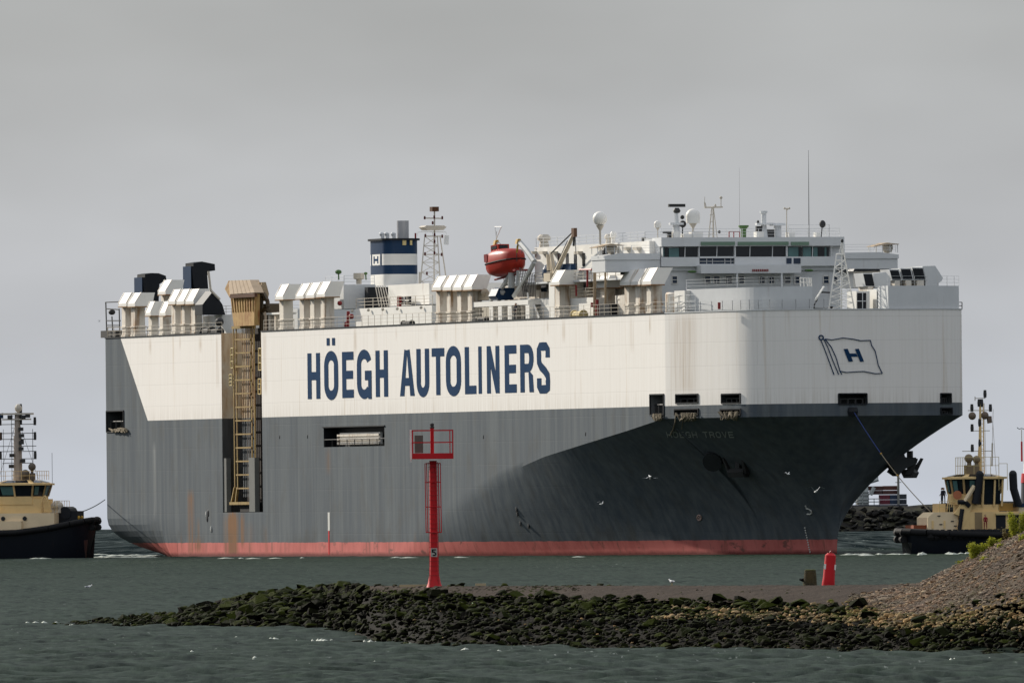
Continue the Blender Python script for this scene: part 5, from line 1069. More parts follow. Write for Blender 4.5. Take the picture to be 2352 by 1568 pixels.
def tug_rail(m, pts, hgt=1., step=1.):
    pts = [Vector(p) for p in pts]
    for p, q in zip(pts[:-1], pts[1:]):
        n = max(1, int((q-p).length/step))
        for k in range(n+1): b = p.lerp(q, k/n); m.tube(b, b+Vector((0, 0, hgt)), .035, n=4)
        for k in (1, 2): m.tube(p+Vector((0, 0, hgt*k/2)), q+Vector((0, 0, hgt*k/2)), .035, n=4)
# left tug : bow points to the right towards the ship's stern
DL = 1872.; sL = F/DL
def LZ(y): return (Wp(60, y, DL).z-sea(DL))
pl = Wp(62, 1278, DL)
tl_ = tug('tugboat', 'cream and black tugboat at the left edge, roped to the ship\'s stern', (pl.x, DL, sea(DL)), math.radians(-14))
tug_hull(tl_, 9.2, 4.6, LZ(1189), LZ(1216), 19)
z = LZ
m = MB(); m.box(-12, 4.6, -3.6, 3.6, z(1216)-.5, z(1178)); dk = m.build('deckhouse', TANL, tl_)
m = MB(); m.box(-14, .5, -4.2, 4.2, z(1222), z(1196)); m.build('side_casing', TANL, tl_)
for x in (-7, -4.5, -2, .8): m = MB(); m.tube((x, -3.7, z(1190)), (x, -3.59, z(1190)), .28, n=10); m.build('porthole', GLASS, dk)
m = MB(); m.box(-3.6, 2.7, -2.6, 2.6, z(1178), z(1146)); m.build('bridge_deck_wall', TAN, tl_)
m = MB(); m.box(3.6, 7.0, -1.5, 1.5, z(1205), z(1174)); m.tube((5.4, -1.6, z(1178)), (5.4, 1.6, z(1178)), .8, n=12); wn_ = m.build('towing_winch', BLACK, tl_)
for y_ in (-.8, .7): m = MB(); m.ball((7.02, y_-.3, z(1190)), .28, 8, 6); m.build('deck_bollard', YEL, tl_)
wheelhouse(tl_, -2.9, 2.5, 2.7, z(1158), z(1114), z(1102), .4)
m = MB(); tug_rail(m, [(-4, -2.6, z(1102)), (2.2, -2.6, z(1102)), (2.2, 2.6, z(1102))], 1.1); tug_rail(m, [(2.8, -3.4, z(1178)), (4.6, -3.4, z(1178)), (4.6, 3.4, z(1178))], 1.5); m.line([(2.6, -2.8, z(1176)), (2.9, -3, z(1145)), (3.3, -3, z(1138)), (4.1, -3, z(1176))], .08); m.build('railing', TAN, tl_)
m = MB(); m.ball((4.3, -1.2, z(1163)), .85, 10, 7, sz=.8); m.box(3.6, 4.9, -1.8, 0, z(1178), z(1165)); m.build('fire_monitor', RL, tl_)
mb = MB(); PINK = paint('mast_pink_grey', (.40, .34, .29), .6, .2, .3); mb.tube((-1.05, 0, z(1106)), (-1.05, 0, z(1000)), .55, .5, 10); mb.tube((-1.05, 0, z(1000)), (-1.05, 0, z(947)), .4, .34, 10); mt_ = mb.build('mast', PINK, tl_)
m = MB()
for y in (974, 994.5, 1008, 1024, 1036, 1053, 1063): w = 2.4 if y != 1063 else 2.0; m.tube((-1.05-w*1.0, 0, z(y)), (-1.05+w, 0, z(y)), .06, n=4)
for y0, y1 in ((974, 962), (1008, 994), (1053, 1036)):
    for s_ in (-1, 1): m.tube((-1.05+s_*2.2, 0, z(y0)), (-1.05+s_*2.2, 0, z(y1)), .06, n=4)
for y in range(955, 1100, 9): m.tube((-1.75, -.3, z(y)), (-1.45, -.3, z(y)), .03, n=4)
m.tube((-1.75, -.3, z(1104)), (-1.75, -.3, z(950)), .04, n=4); m.tube((.9, 0, z(1104)), (.9, 0, z(985)), .04, n=4); m.tube((-2.9, 0, z(1104)), (-2.9, 0, z(985)), .03, n=4); m.tube((-1.05, 0, z(960)), (1.6, 0, z(1100)), .025, n=4); m.tube((-1.05, 0, z(960)), (-3.6, 0, z(1100)), .025, n=4)
m.build('mast_arm', DARK, mt_)
m = MB()
for y, x in ((985, -.5), (1000, -.4), (1016, -.45), (1030, -.5), (1045, -1.7), (1058, -.3), (1070, -1.8), (957, -1.9), (957, -.2), (955, .4)): m.mark(); m.box(x-.25, x+.3, -.7, -.3, z(y+4), z(y-4))
m.each('mast_fitting', DARK, mt_)
m = MB()
for y in (967, 1001, 1045):
    for s_ in (-1, 1): m.mark(); m.lathe((-1.05+s_*2.25, 0, z(y)-.5), [(.17, 0), (.19, .5), (.16, 1.0)], 8)
m.mark(); m.lathe((-.6, 0, z(975)), [(.15, 0), (.17, 2.2), (.14, 2.6)], 8); m.mark(); m.lathe((-.5, 0, z(1020)), [(.25, 0), (.25, .7)], 8)
m.each('mast_lamp', DARK, mt_)
m = MB(); m.box(-3.1, .9, -.6, .6, z(952), z(948)); m.box(-2.9, .6, -.5, .5, z(964), z(961)); m.build('mast_top_platform', RL, mt_)
m = MB(); m.ball((-.9, 0, z(937)), .5, 10, 7, sz=1.1); m.tube((-.9, 0, z(950)), (-.9, 0, z(937)), .2); m.build('mast_camera', RL, mt_)
m = MB(); m.prism([(-2.9, 0, z(947)), (-2.9, 0, z(960)), (-5.0, 0, z(957)), (-4.2, 0, z(951))], [(-2.9, .08, z(947)), (-2.9, .08, z(960)), (-5.0, .08, z(957)), (-4.2, .08, z(951))]); m.build('flag', NAVY, mt_)
m = MB(); m.box(-4.1, -3.2, -.5, .5, z(1008), z(992)); m.build('day_shape', paint('brown_shape', (.12, .07, .05), .7, .2, .3), mt_)
m = MB(); m.mark(); m.ball((1.2, -1.5, z(1072)), .5, 10, 7); m.tube((1.2, -1.5, z(1106)), (1.2, -1.5, z(1072)), .2); m.mark(); m.ball((-4.4, -1.5, z(1076)), .6, 10, 7); m.tube((-4.4, -1.5, z(1110)), (-4.4, -1.5, z(1076)), .2); m.mark(); m.box(-.2, 1.2, -1.5, 0, z(1104), z(1086)); m.ball((.3, -1.4, z(1088)), .55); m.each('searchlight', paint('tug_gear_grey', (.13, .11, .09), .6, .2, .3), tl_)
m = MB(); m.tube((3.1, 1, z(1114)), (3.1, 1, z(1040)), .03, n=4); m.tube((-3.5, 1, z(1114)), (-3.5, 1, z(1040)), .03, n=4); m.build('whip_antenna', DARK, tl_)
m = MB(); m.box(3.0, 3.9, -2.65, -2.6, z(1176), z(1150)); m.line([(-9, -3.7, z(1216)), (-3, -3.7, z(1176)), (-2.6, -3.7, z(1150))], .15); m.build('exhaust_pipe', TAN, tl_)
m = MB(); m.box(-12, -3.2, -4.75, -4.6, z(1240), z(1218)); m.build('hull_band', paint('tug_grey_band', (.06, .07, .09), .5, .1, .3), tl_)
# letter N at the very left edge of the hull
m = MB()
for poly in glyph('N', 1.0, 1.1, .26, .2): m.add([(-4.35+x, -4.79, z(1224)+zz) for x, zz in poly], [tuple(range(len(poly)))])
m.build('hull_letter', mk, tl_)

# right tug : bow points left
DR = 1690.; sR = F/DR
def RZ(v): return Wp(cr_(0, v)[0]+2000*0+2200-cr_(0, v)[0], cr_(0, v)[1], DR).z-sea(DR)
pr = Wp(2240, 1268, DR); ang = math.radians(180+12)
tr_ = tug('tugboat', 'cream and dark blue tugboat with tall windows under the ship\'s bow at the right', (pr.x, DR, sea(DR)), ang)
tug_hull(tr_, 9.0, 4.4, RZ(1175), RZ(1210), 12)
def XR(u): return -(cr_(u, 0)[0]-2240)/(sR*math.cos(math.radians(12)))   # forward coordinate along the tug for a picture column
# forecastle block
m = MB(); m.box(XR(850), XR(597), -2.6, 2.6, RZ(1200), RZ(1090)); a_ = XR(597); m.ex_t([(a_, RZ(1090)), (XR(650), RZ(1045)), (XR(845), RZ(1045)), (XR(850), RZ(1090))], -2.6, 2.6); fc = m.build('forecastle', TANL, tr_)
for u in (637, 735): m = MB(); m.box(XR(u+8), XR(u-8), 2.6, 2.66, RZ(1180), RZ(1115)); m.build('door', TAN, fc)
m = MB()
for u, v in ((705, 1145), (690, 1075), (800, 1120), (825, 1160)): m.mark(); m.box(XR(u+12), XR(u-12), 2.6, 2.68, RZ(v+4), RZ(v-4))
m.each('wall_fitting', DARK, fc)
m = MB(); m.box(XR(600), XR(490), -2, 2, RZ(1185), RZ(1150)); m.build('bow_winch', paint('winch_rust_red', (.25, .07, .03), .7, .6, .3), tr_)
m = MB(); m.box(XR(1355), XR(870), -3.0, 3.0, RZ(1190), RZ(1045)); dk = m.build('deckhouse', TAN, tr_)
m = MB(); m.box(XR(1190), XR(900), -2.6, 2.6, RZ(1045), RZ(905)); m.build('bridge_deck_wall', TAN, tr_)
for u0, u1 in ((1155, 1235), (1265, 1345)): m = MB(); m.box(XR(u1), XR(u0), 3.0, 3.04, RZ(1186), RZ(1075)); m.build('doorway', BLACK, dk)
m = MB(); m.box(XR(1360), XR(1150), 3.05, 3.3, RZ(1073), RZ(1060)); m.build('deck_ledge', YELW, dk)
m = MB(); m.box(XR(1040), XR(980), 3.0, 3.05, RZ(1190), RZ(1050)); m.build('wall_panel', paint('tug_panel', (.30, .22, .12), .6, .3, .3), dk)
m = MB(); m.box(XR(1305), XR(1180), -2.2, 2.6, RZ(1040), RZ(975)); m.build('raft_box', paint('ochre_box', (.42, .24, .06), .6, .3, .3), tr_)
wheelhouse(tr_, XR(1200), XR(835), 2.5, RZ(985), RZ(775), RZ(735), .3)
m = MB()
for u0, u1 in ((985, 1040), (1060, 1140), (1150, 1200)): m.prism([(XR(u1), 2.62, RZ(985)), (XR(u0), 2.62, RZ(985)), (XR(u0), 2.72, RZ(860)), (XR(u1), 2.72, RZ(860))], [(XR(u1), 2.5, RZ(985)), (XR(u0), 2.5, RZ(985)), (XR(u0), 2.6, RZ(860)), (XR(u1), 2.6, RZ(860))])
m.build('tall_window', GLASS, tr_)
m = MB()
for u in (1050, 1145, 1210): m.tube((XR(u), 2.75, RZ(1000)), (XR(u+8), 2.9, RZ(785)), .12)
m.build('window_post', TAN, tr_)
# exhausts
for pts in ([(1025, 740), (1010, 850), (985, 980)], [(1300, 740), (1305, 860), (1345, 1000)]):
    m = MB(); m.line([(XR(u), 3.0, RZ(v)) for u, v in pts], .46, 10); m.ball((XR(pts[0][0]), 3.0, RZ(pts[0][1])), .47, 10, 7)
    for u, v in pts[1:-1]: m.ball((XR(u), 3.0, RZ(v)), .47, 10, 7)
    m.build('exhaust_pipe', BLACK, tr_, smooth=50)
m = MB(); m.tube((XR(975), 3.1, RZ(830)), (XR(895), 3.1, RZ(960)), .22); m.tube((XR(985), 3.1, RZ(840)), (XR(925), 3.1, RZ(930)), .12); m.build('crane_arm', TANL, tr_)
m = MB(); m.prism([(XR(u), 3.05, RZ(v)) for u, v in ((870, 980), (960, 990), (930, 1080), (870, 1190), (835, 1190), (860, 1080), (810, 1060))], [(XR(u), 2.5, RZ(v)) for u, v in ((870, 980), (960, 990), (930, 1080), (870, 1190), (835, 1190), (860, 1080), (810, 1060))]); m.build('side_fairing', TAN, tr_)
m = MB(); m.line([(XR(840), 3.1, RZ(965)), (XR(900), 3.1, RZ(965)), (XR(935), 3.1, RZ(1000))], .28); m.line([(XR(875), 3.1, RZ(1020)), (XR(850), 3.1, RZ(1190))], .25); m.build('black_hose', BLACK, tr_)
m = MB(); m.box(XR(1430), XR(1345), -2.5, 3, RZ(1140), RZ(1010)); m.build('aft_casing', TANL, tr_); m = MB(); m.box(XR(1440), XR(1340), -2.4, 3.1, RZ(1010), RZ(980)); m.build('aft_cover', NAVY, tr_)
m = MB(); tug_rail(m, [(XR(1195), 2.4, RZ(735)), (XR(920), 2.4, RZ(735)), (XR(920), -2.4, RZ(735))], 1.9, .8); tug_rail(m, [(XR(1250), 3.2, RZ(870)), (XR(1180), 3.2, RZ(870))], 3.0, .8); tug_rail(m, [(XR(860), 2.4, RZ(1045)), (XR(700), 2.4, RZ(1045))], 1.2, .8); m.build('railing', YELW, tr_)
m = MB(); m.tube((XR(1080), 0, RZ(735)), (XR(1088), 0, RZ(150)), .22, .12, 8); m.tube((XR(1115), 0, RZ(735)), (XR(1112), 0, RZ(150)), .07); m.tube((XR(1060), 0, RZ(735)), (XR(1078), 0, RZ(500)), .12)
for v in range(180, 720, 35): m.tube((XR(1086), 0, RZ(v)), (XR(1113), 0, RZ(v)), .04, n=4)
mt2 = m.build('mast', TAN, tr_)
m = MB()
for u0, u1, v in ((985, 1180, 210), (1010, 1165, 378), (935, 1180, 545), (1045, 1130, 110)): m.tube((XR(u0), 0, RZ(v)), (XR(u1), 0, RZ(v)), .06, n=4)
m.tube((XR(1128), 0, RZ(110)), (XR(1128), 0, RZ(65)), .05); m.tube((XR(1045), 0, RZ(130)), (XR(1045), 0, RZ(95)), .05); m.tube((XR(1180), 0, RZ(670)), (XR(1185), 0, RZ(480)), .09); m.tube((XR(1185), 0, RZ(480)), (XR(1195), 0, RZ(200)), .03, n=4); m.tube((XR(1215), 0, RZ(740)), (XR(1190), 0, RZ(300)), .03, n=4); m.tube((XR(1130), 0, RZ(740)), (XR(1122), 0, RZ(150)), .03, n=4)
m.build('mast_arm', RL, mt2)
m = MB()
for u, v in ((1018, 190), (1172, 192), (1078, 150), (1100, 150), (1082, 312), (1018, 355), (1082, 482), (1018, 522), (1128, 75)): m.mark(); m.lathe((XR(u), 0, RZ(v)-.4), [(.17, 0), (.2, .4), (.16, .85)], 8)
m.each('mast_lamp', DARK, mt2)
m = MB(); 
for u, v in ((1020, 255), (1125, 252)): m.ball((XR(u), 0, RZ(v)), .45, 10, 7)
m.prism([(XR(u), .2, RZ(v)) for u, v in ((1142, 255), (1178, 258), (1182, 312), (1150, 318))], [(XR(u), -.3, RZ(v)) for u, v in ((1142, 255), (1178, 258), (1182, 312), (1150, 318))]); m.build('radar_reflector', paint('reflector_brown', (.16, .12, .09), .6, .2, .3), mt2)
m = MB(); m.mark(); m.ball((XR(970), 1, RZ(605)), .5, 10, 7); m.tube((XR(970), 1, RZ(735)), (XR(975), 1, RZ(600)), .25); m.mark(); m.ball((XR(1035), 1, RZ(615)), .45, 10, 7); m.tube((XR(1035), 1, RZ(735)), (XR(1035), 1, RZ(620)), .22); m.mark(); m.box(XR(1050), XR(950), 0, 1.4, RZ(735), RZ(660)); m.each('searchlight', paint('tug_search', (.22, .17, .11), .6, .3, .3), tr_)
m = MB(); m.tube((XR(850), 2.2, RZ(905)), (XR(850), 2.35, RZ(905)), .5, n=12); m.build('life_ring', paint('ring_orange', (.45, .16, .08), .6, 0, .2), tr_)
m = MB(); m.box(XR(765), XR(700), -1, 1.5, RZ(1045), RZ(975)); m.line([(XR(775), 1.5, RZ(1045)), (XR(790), 1.5, RZ(890))], .06); m.line([(XR(815), 1.5, RZ(1000)), (XR(820), 1.5, RZ(890))], .06); m.build('foredeck_locker', TAN, tr_)
m = MB()
for k in range(16): x = XR(600+k*48); m.mark(); m.lathe((x, 4.35 if k > 2 else 4.0, RZ(1235)-.5), [(.25, 0), (.5, .25), (.5, .9), (.25, 1.15)], 8, sx=.8, sy=.5)
m.each('tyre_fender', RUBBER, tr_)
m = MB(); m.box(XR(800), XR(790), 4.2, 4.5, RZ(1225), RZ(1205)); m.build('hull_lamp', YELW, tr_)

# --- people (skinned figures)
def person(name, label, P, hgt, rz, mat, leg=CLOTHD, lean=0., arm=0.):
    r = thing('person', label, 'person', P, rz); s = hgt/1.8
    V = [(0, 0, .98), (0, 0, 1.2), (0, 0, 1.42), (0, 0, 1.52), (.12, 0, .95), (.14, .03, .52), (.15, 0, .08), (.16, .12, .03), (-.12, 0, .95), (-.14, .03, .52), (-.15, 0, .08), (-.16, .12, .03), (.2, 0, 1.4), (.26, .02, 1.12), (.22, .18+arm, .95+arm), (-.2, 0, 1.4), (-.26, .02, 1.12), (-.22, .18+arm, .95+arm)]
    Eg = [(0, 1), (1, 2), (2, 3), (0, 4), (4, 5), (5, 6), (6, 7), (0, 8), (8, 9), (9, 10), (10, 11), (2, 12), (12, 13), (13, 14), (2, 15), (15, 16), (16, 17)]
    R_ = [.15, .15, .16, .07, .1, .075, .055, .05, .1, .075, .055, .05, .07, .05, .04, .07, .05, .04]
    me = bpy.data.meshes.new('body'); me.from_pydata([tuple(c*s for c in v) for v in V], Eg, []); o = bpy.data.objects.new('body', me); COL.objects.link(o); o.parent = r
    md = o.modifiers.new('Skin', 'SKIN'); sub = o.modifiers.new('Sub', 'SUBSURF'); sub.levels = 1; sub.render_levels = 1
    if not me.skin_vertices:
        bpy.context.view_layer.objects.active = o
    for i, sv in enumerate(me.skin_vertices[0].data): sv.radius = (R_[i]*s, R_[i]*s*.8); sv.use_root = (i == 0)
    me.materials.append(mat)
    m = MB(); m.ball((0, .01, 1.66*s), .11*s, 12, 8, sz=1.25); m.ball((0, .12*s, 1.65*s), .025*s, 6, 4); m.build('head', SKIN, r, smooth=60)
    m = MB(); m.ball((0, -.02, 1.72*s), .118*s, 10, 6, sz=.8); m.build('hair', FEATHB, r, smooth=60)
    for sx in (-1, 1):
        m = MB(); hx, hy, hz = sx*.22*s, (.2+arm)*s, (.92+arm)*s; m.ball((hx, hy, hz), .045*s, 8, 5)
        for f in range(4): m.tube((hx-.03*s+f*.02*s, hy+.02*s, hz), (hx-.03*s+f*.02*s, hy+.08*s-(abs(f-1.5)*.01*s), hz-.05*s), .011*s, n=5)
        m.tube((hx-sx*.04*s, hy, hz), (hx-sx*.07*s, hy+.04*s, hz-.01*s), .012*s, n=5); m.build('hand', SKIN, r)
    return r
def on_ship(p): w = O2+h2*p[0]+l2*p[1]; return (w[0], w[1], p[2]+ZS)
p = Pz(c3, 1275, 1375, -15.4); person('person', 'sailor in dark clothes standing at the ship\'s rail below the lifeboat', on_ship((p[0], -15.4, ZD)), 2.0, 2.4, CLOTHD)
cs, sn = math.cos(ang), math.sin(ang)
def on_tug(x, y, z): return (pr.x+cs*x-sn*y, DR+sn*x+cs*y, sea(DR)+z)
person('person', 'crew member in dark clothes on the tug foredeck, left one of the two standing', on_tug(XR(738), 1.4, RZ(975)), 1.8, 1.2, CLOTHD)
person('person', 'crew member in dark clothes on the tug foredeck, right one of the two standing', on_tug(XR(760), .9, RZ(975)), 1.8, 3.6, CLOTHD)
person('person', 'crew member in dark red standing beside the tug deckhouse wall', on_tug(XR(1058), 3.6, RZ(1192)), 1.7, 3.3, CLOTHR)

# --- tow lines
def towline(name, label, P, Q, sag, r_, mat, mat2=None):
    P, Q = Vector(P), Vector(Q); pts = [P.lerp(Q, k/14)-Vector((0, 0, sag*4*(k/14)*(1-k/14))) for k in range(15)]; root = None
    if mat2:
        root = thing(name, label, 'rope', tuple(P)); a = MB(); a.line([p-P for p in pts[:6]], r_, 6); a.build('blue_section', mat, root); b_ = MB(); b_.line([p-P for p in pts[5:]], r_*.9, 6); b_.build('fibre_section', mat2, root); m = MB(); m.ball(pts[5]-P, r_*2.2, 8, 6); m.ball(pts[8]-P, r_*2.2, 8, 6); m.build('splice', YEL, root); return root
    m = MB(); m.line(pts, r_, 6); return tag(m.build(name, mat), label, 'rope')
uf, zf = uz(1958, 945); pf = hpp(uf, zf, .1); m = MB(); m.lathe((pf[0], pf[1], pf[2]), [(.5, -.5), (.62, 0), (.5, .5)], 10); m.build('centre_fairlead', BLACK, ship)
towline('tow_rope', 'blue and pale tow line running from the ship\'s bow down to the right tug', on_ship(hpp(uf, zf, .5)), on_tug(XR(665), 0, RZ(1040)), .8, .055, BROPE, ROPE)
pst = S(240, 1148, -15); towline('tow_rope', 'dark tow line rising from the left tug to the ship\'s stern', on_ship(S(241, 1147, -15.0)), (pl.x+math.cos(math.radians(-14))*6.0, DL+math.sin(math.radians(-14))*6.0, sea(DL)+LZ(1180)), .3, .06, DARK)
m = MB(); p = S(240, 1147, -15); m.ball((0.0, -15, p[2]), .35, 8, 6); m.build('stern_fairlead', DARK, ship)

# ================================================================== JETTY
# picture rows of the waterline, the crest and their distances
xs = [-60, 118, 200, 300, 390, 450, 520, 600, 680, 750, 810, 860, 1000, 1300, 1700, 2000, 2115, 2200, 2260, 2352, 2500]
toe = [1437, 1437, 1438, 1439, 1440, 1441, 1441, 1443, 1443, 1444, 1455, 1474, 1483, 1489, 1494, 1497, 1499, 1500, 1501, 1503, 1505]
crs = [1437, 1434.5, 1425, 1416, 1409, 1396, 1381, 1364, 1356, 1348, 1345, 1345, 1346, 1345, 1344, 1343, 1340, 1296, 1262, 1222, 1170]
def jet(x, s):   # s: 0 at the waterline, 1 at the crest, 2 far toe -> world point
    yt = float(np.interp(x, xs, toe)); yc = float(np.interp(x, xs, crs)); dt = dist(x, yt); dep = float(np.interp(x, [100, 300, 700, 1200, 2100, 2352, 2500], [4, 14, 24, 26, 24, 27, 30]))
    dc = dt+dep; pt_, pc = Wp(x, yt, dt), Wp(x, yc, dc)
    if s <= 0: return Vector((pt_.x, dt+s*6, pt_.z+s*.9))
    if s <= 1:
        # convex rock apron then gentle crest
        z = pt_.z+(pc.z-pt_.z)*float(np.interp(s, [0, .35, .7, 1], [0, .50, .82, 1])); d = dt+(dc-dt)*s; X = (pt_.x+(pc.x-pt_.x)*s); return Vector((X, d, z))
    k = s-1; return Vector((pc.x*(dc+k*9)/dc, dc+k*9, pc.z+(sea(dc)-.9-pc.z)*k**1.2))
jt = thing('jetty', 'low stone jetty with dark weedy boulders and a paved crest in the foreground', 'jetty')
def sheet(name, mat, x0, x1, nx, s0, s1, ns, dz=0., parent=None, rough=0.):
    V, Q = [], []
    for i in range(nx+1):
        for j in range(ns+1):
            x = x0+(x1-x0)*i/nx; p = jet(x, s0+(s1-s0)*j/ns); V.append((p.x, p.y, p.z+dz+RN.uniform(-rough, rough)))
    for i in range(nx):
        for j in range(ns): a = i*(ns+1)+j; Q.append((a, a+ns+1, a+ns+2, a+1))
    o = npmesh(name, V, Q, mat, parent); o.data.shade_smooth(); return o
sheet('rock_core', ROCKC, 110, 2115, 260, -1, 2, 40, -.3, jt, .03)
# paved crest : brownish smooth slope
def crestpave(x0, x1, smin):
    V, Q = [], []; nx, ns = 240, 22
    for i in range(nx+1):
        x = x0+(x1-x0)*i/nx; s_lo = float(np.interp(x, [730, 900, 1100, 1300, 1700, 2000, 2115, 2200], [.93, .80, .72, .66, .60, .45, .38, .3]))+.012*math.sin(x*.05)+RN.uniform(-.008, .008)
        for j in range(ns+1): s = s_lo+(1.25-s_lo)*j/ns; p = jet(x, s); V.append((p.x, p.y, p.z+.02+RN.uniform(-.012, .012)))
    for i in range(nx):
        for j in range(ns): a = i*(ns+1)+j; Q.append((a, a+ns+1, a+ns+2, a+1))
    npmesh('crest_paving', CREST, V, Q, jt) if False else npmesh('crest_paving', V, Q, CREST, jt).data.shade_smooth()
crestpave(735, 2160, .6)
# rock shapes
def rockmesh(seed, n=13):
    rr = random.Random(seed); bm = bmesh.new()
    for k in range(n):
        v = Vector((rr.gauss(0, 1), rr.gauss(0, 1), rr.gauss(0, 1))).normalized()*rr.uniform(.8, 1.05); bm.verts.new((v.x*rr.uniform(.9, 1.1), v.y, v.z*.75))
    r = bmesh.ops.convex_hull(bm, input=bm.verts); bmesh.ops.triangulate(bm, faces=bm.faces)
    bmesh.ops.delete(bm, geom=[v for v in bm.verts if not v.link_faces], context='VERTS')
    bm.verts.index_update(); V = np.array([v.co[:] for v in bm.verts]); Fc = np.array([[v.index for v in f.verts] for f in bm.faces]); bm.free(); return V, Fc
RK = [rockmesh(s, 15) for s in range(9)]
def rock_objs(rocks, name, parent, nmax=300):
    # rocks: (pos, size3, euler, mat, px)
    rocks = sorted(rocks, key=lambda r: -r[4]); cache = {}
    for pos, size, eu, mat, px in rocks[:nmax]:
        i = random.randrange(len(RK)); key = (i, mat.name)
        if key not in cache:
            me = bpy.data.meshes.new(name); me.from_pydata(RK[i][0].tolist(), [], RK[i][1].tolist()); me.materials.append(mat); cache[key] = me
        o = bpy.data.objects.new(name, cache[key]); o.location = pos; o.scale = size; o.rotation_euler = eu; o.parent = parent; COL.objects.link(o)
    bym = {}
    for r in rocks[nmax:]: bym.setdefault(r[3].name, []).append(r)
    for mn, rs in bym.items():
        Vs, Fs, o_ = [], [], 0
        for pos, size, eu, mat, px in rs:
            V, Fc = RK[random.randrange(len(RK))]; M_ = np.array(Matrix.Rotation(eu[2], 3, 'Z')@Matrix.Rotation(eu[0], 3, 'X')); W = (V*np.array(size))@M_.T+np.array(pos); Vs.append(W); Fs.append(Fc+o_); o_ += len(V)
        o = npmesh(('small_' if 'stone' not in name else '')+name+'s', np.vstack(Vs), np.vstack(Fs), rs[0][3], parent); o['kind'] = 'stuff'
rocks = []; rr = random.Random(5)
def put(x, s, px, mat, lift=.25, flat=.8):
    p = jet(x, s); sz = px*p.y/F/2; rocks.append(((p.x, p.y, p.z+sz*lift), (sz*rr.uniform(.8, 1.35), sz*rr.uniform(.8, 1.3), sz*rr.uniform(.8, 1.25)*flat), (rr.uniform(-.5, .5), 0, rr.uniform(0, 6.28)), mat, px))
# left spit : big dark boulders
for _ in range(900):
    x = 120+(830-120)*rr.random()**.8; f = (x-120)/700; s = rr.uniform(0, 1.02); px = (8+20*min(1, f*1.4))*rr.lognormvariate(0, .38)
    put(x, s, min(px, 40), ROCKM if rr.random() < .22+.2*(s > .7) else ROCKD, .08)
for x, px in ((228, 24), (172, 20), (330, 28), (372, 30), (425, 24), (460, 30), (520, 34), (560, 46), (600, 40), (655, 44), (700, 40), (640, 60)): put(x, .96, px*.85, ROCKD if rr.random() < .5 else ROCKM, .1)
for x, s, px in ((688, .55, 52), (600, .6, 50), (520, .55, 46), (570, .35, 48)): put(x, s, px, ROCKM, .2)
# boulders standing on the crest
for x, px in ((790, 40), (806, 24), (830, 20), (868, 20), (880, 14), (908, 18), (1040, 22), (1056, 26), (1034, 16), (1128, 20), (1160, 22), (1148, 12), (1305, 12), (1335, 14), (1352, 18), (1378, 22), (1400, 18), (1410, 12), (955, 10)): put(x, 1.04, px, ROCKD if rr.random() < .6 else ROCKM, .4, .75)
# front apron
for _ in range(5600):
    x = rr.uniform(750, 2420); smax = float(np.interp(x, [750, 900, 1100, 1300, 1700, 2000, 2115, 2420], [1.0, .84, .76, .70, .64, .5, .40, .33])); s = rr.uniform(-.02, smax)
    u = s/smax; yfrac = u; beige = 0
    if x > 1500:
        b0 = float(np.interp(x, [1500, 1750, 2000, 2352], [.80, .55, .5, .55])); b1 = float(np.interp(x, [1500, 1750, 2000, 2352], [.84, .74, .99, 1.]))
        if b0 < u < b1: beige = 1
    px = rr.lognormvariate(2.4, .58)
    if beige and rr.random() < .85: mat = ROCKB; px = min(px, 15)
    elif u > .62 and rr.random() < .5: mat = ROCKM
    elif rr.random() < .12: mat = ROCKM
    elif rr.random() < .035: mat = ROCKB; px = min(px, 9)
    else: mat = ROCKD
    put(x, s, min(px, 44), mat)
def im_y(p): x = F*p.x/p.y; y = -F*(p.z-HC)/p.y; return E0-x*math.sin(ROLL)+y*math.cos(ROLL)
def s_of(x, y):
    ss = np.linspace(0, 1, 60); yy = [im_y(jet(x, s)) for s in ss]; return float(np.interp(-y, [-v for v in yy], ss))
bx = [1500, 1550, 1663, 1789, 1960, 2062, 2198, 2352, 2420]; b_hi = [1421, 1416, 1403, 1388, 1384, 1411, 1408, 1412, 1413]; b_lo = [1425, 1424, 1426, 1432, 1438, 1444, 1448, 1454, 1456]
for _ in range(1500):
    x = 1500+920*rr.random()**.8; f = rr.betavariate(1.6, 1.6); y = np.interp(x, bx, b_hi)*(1-f)+np.interp(x, bx, b_lo)*f; put(x, s_of(x, y), rr.lognormvariate(2.2, .35), ROCKB if rr.random() < .72 else ROCKM, .75)
ROCKP = rockmat('crest_cobble', (.040, .033, .027), (.075, .064, .052), (.03, .04, .005), .2, sc=2.)
for _ in range(700):   # rough cobbles on the left part of the crest
    x = rr.uniform(745, 1330); s = rr.uniform(.74+.0002*(x-745), 1.0); put(x, s, rr.lognormvariate(1.95, .35), ROCKP, .05)
for _ in range(160): put(rr.uniform(1300, 2110), rr.uniform(.75, 1.02), rr.lognormvariate(1.6, .3), ROCKP, .1)
for _ in range(500):   # green fringe along the lower edge of the paving
    x = rr.uniform(850, 1950); y = 1392+rr.gauss(6, 8)+float(np.interp(x, [850, 1200, 1950], [0, 6, 8])); put(x, s_of(x, y), rr.lognormvariate(2.4, .4), ROCKM, .5)
for x, s, px in ((1775, .55, 40), (1700, .62, 36), (2115, .3, 48), (1470, .62, 34), (1490, .5, 30), (1000, .72, 44), (1200, .6, 30), (1970, .52, 50), (1890, .45, 42), (1780, .42, 40)): put(x, s, px, ROCKD, .3)
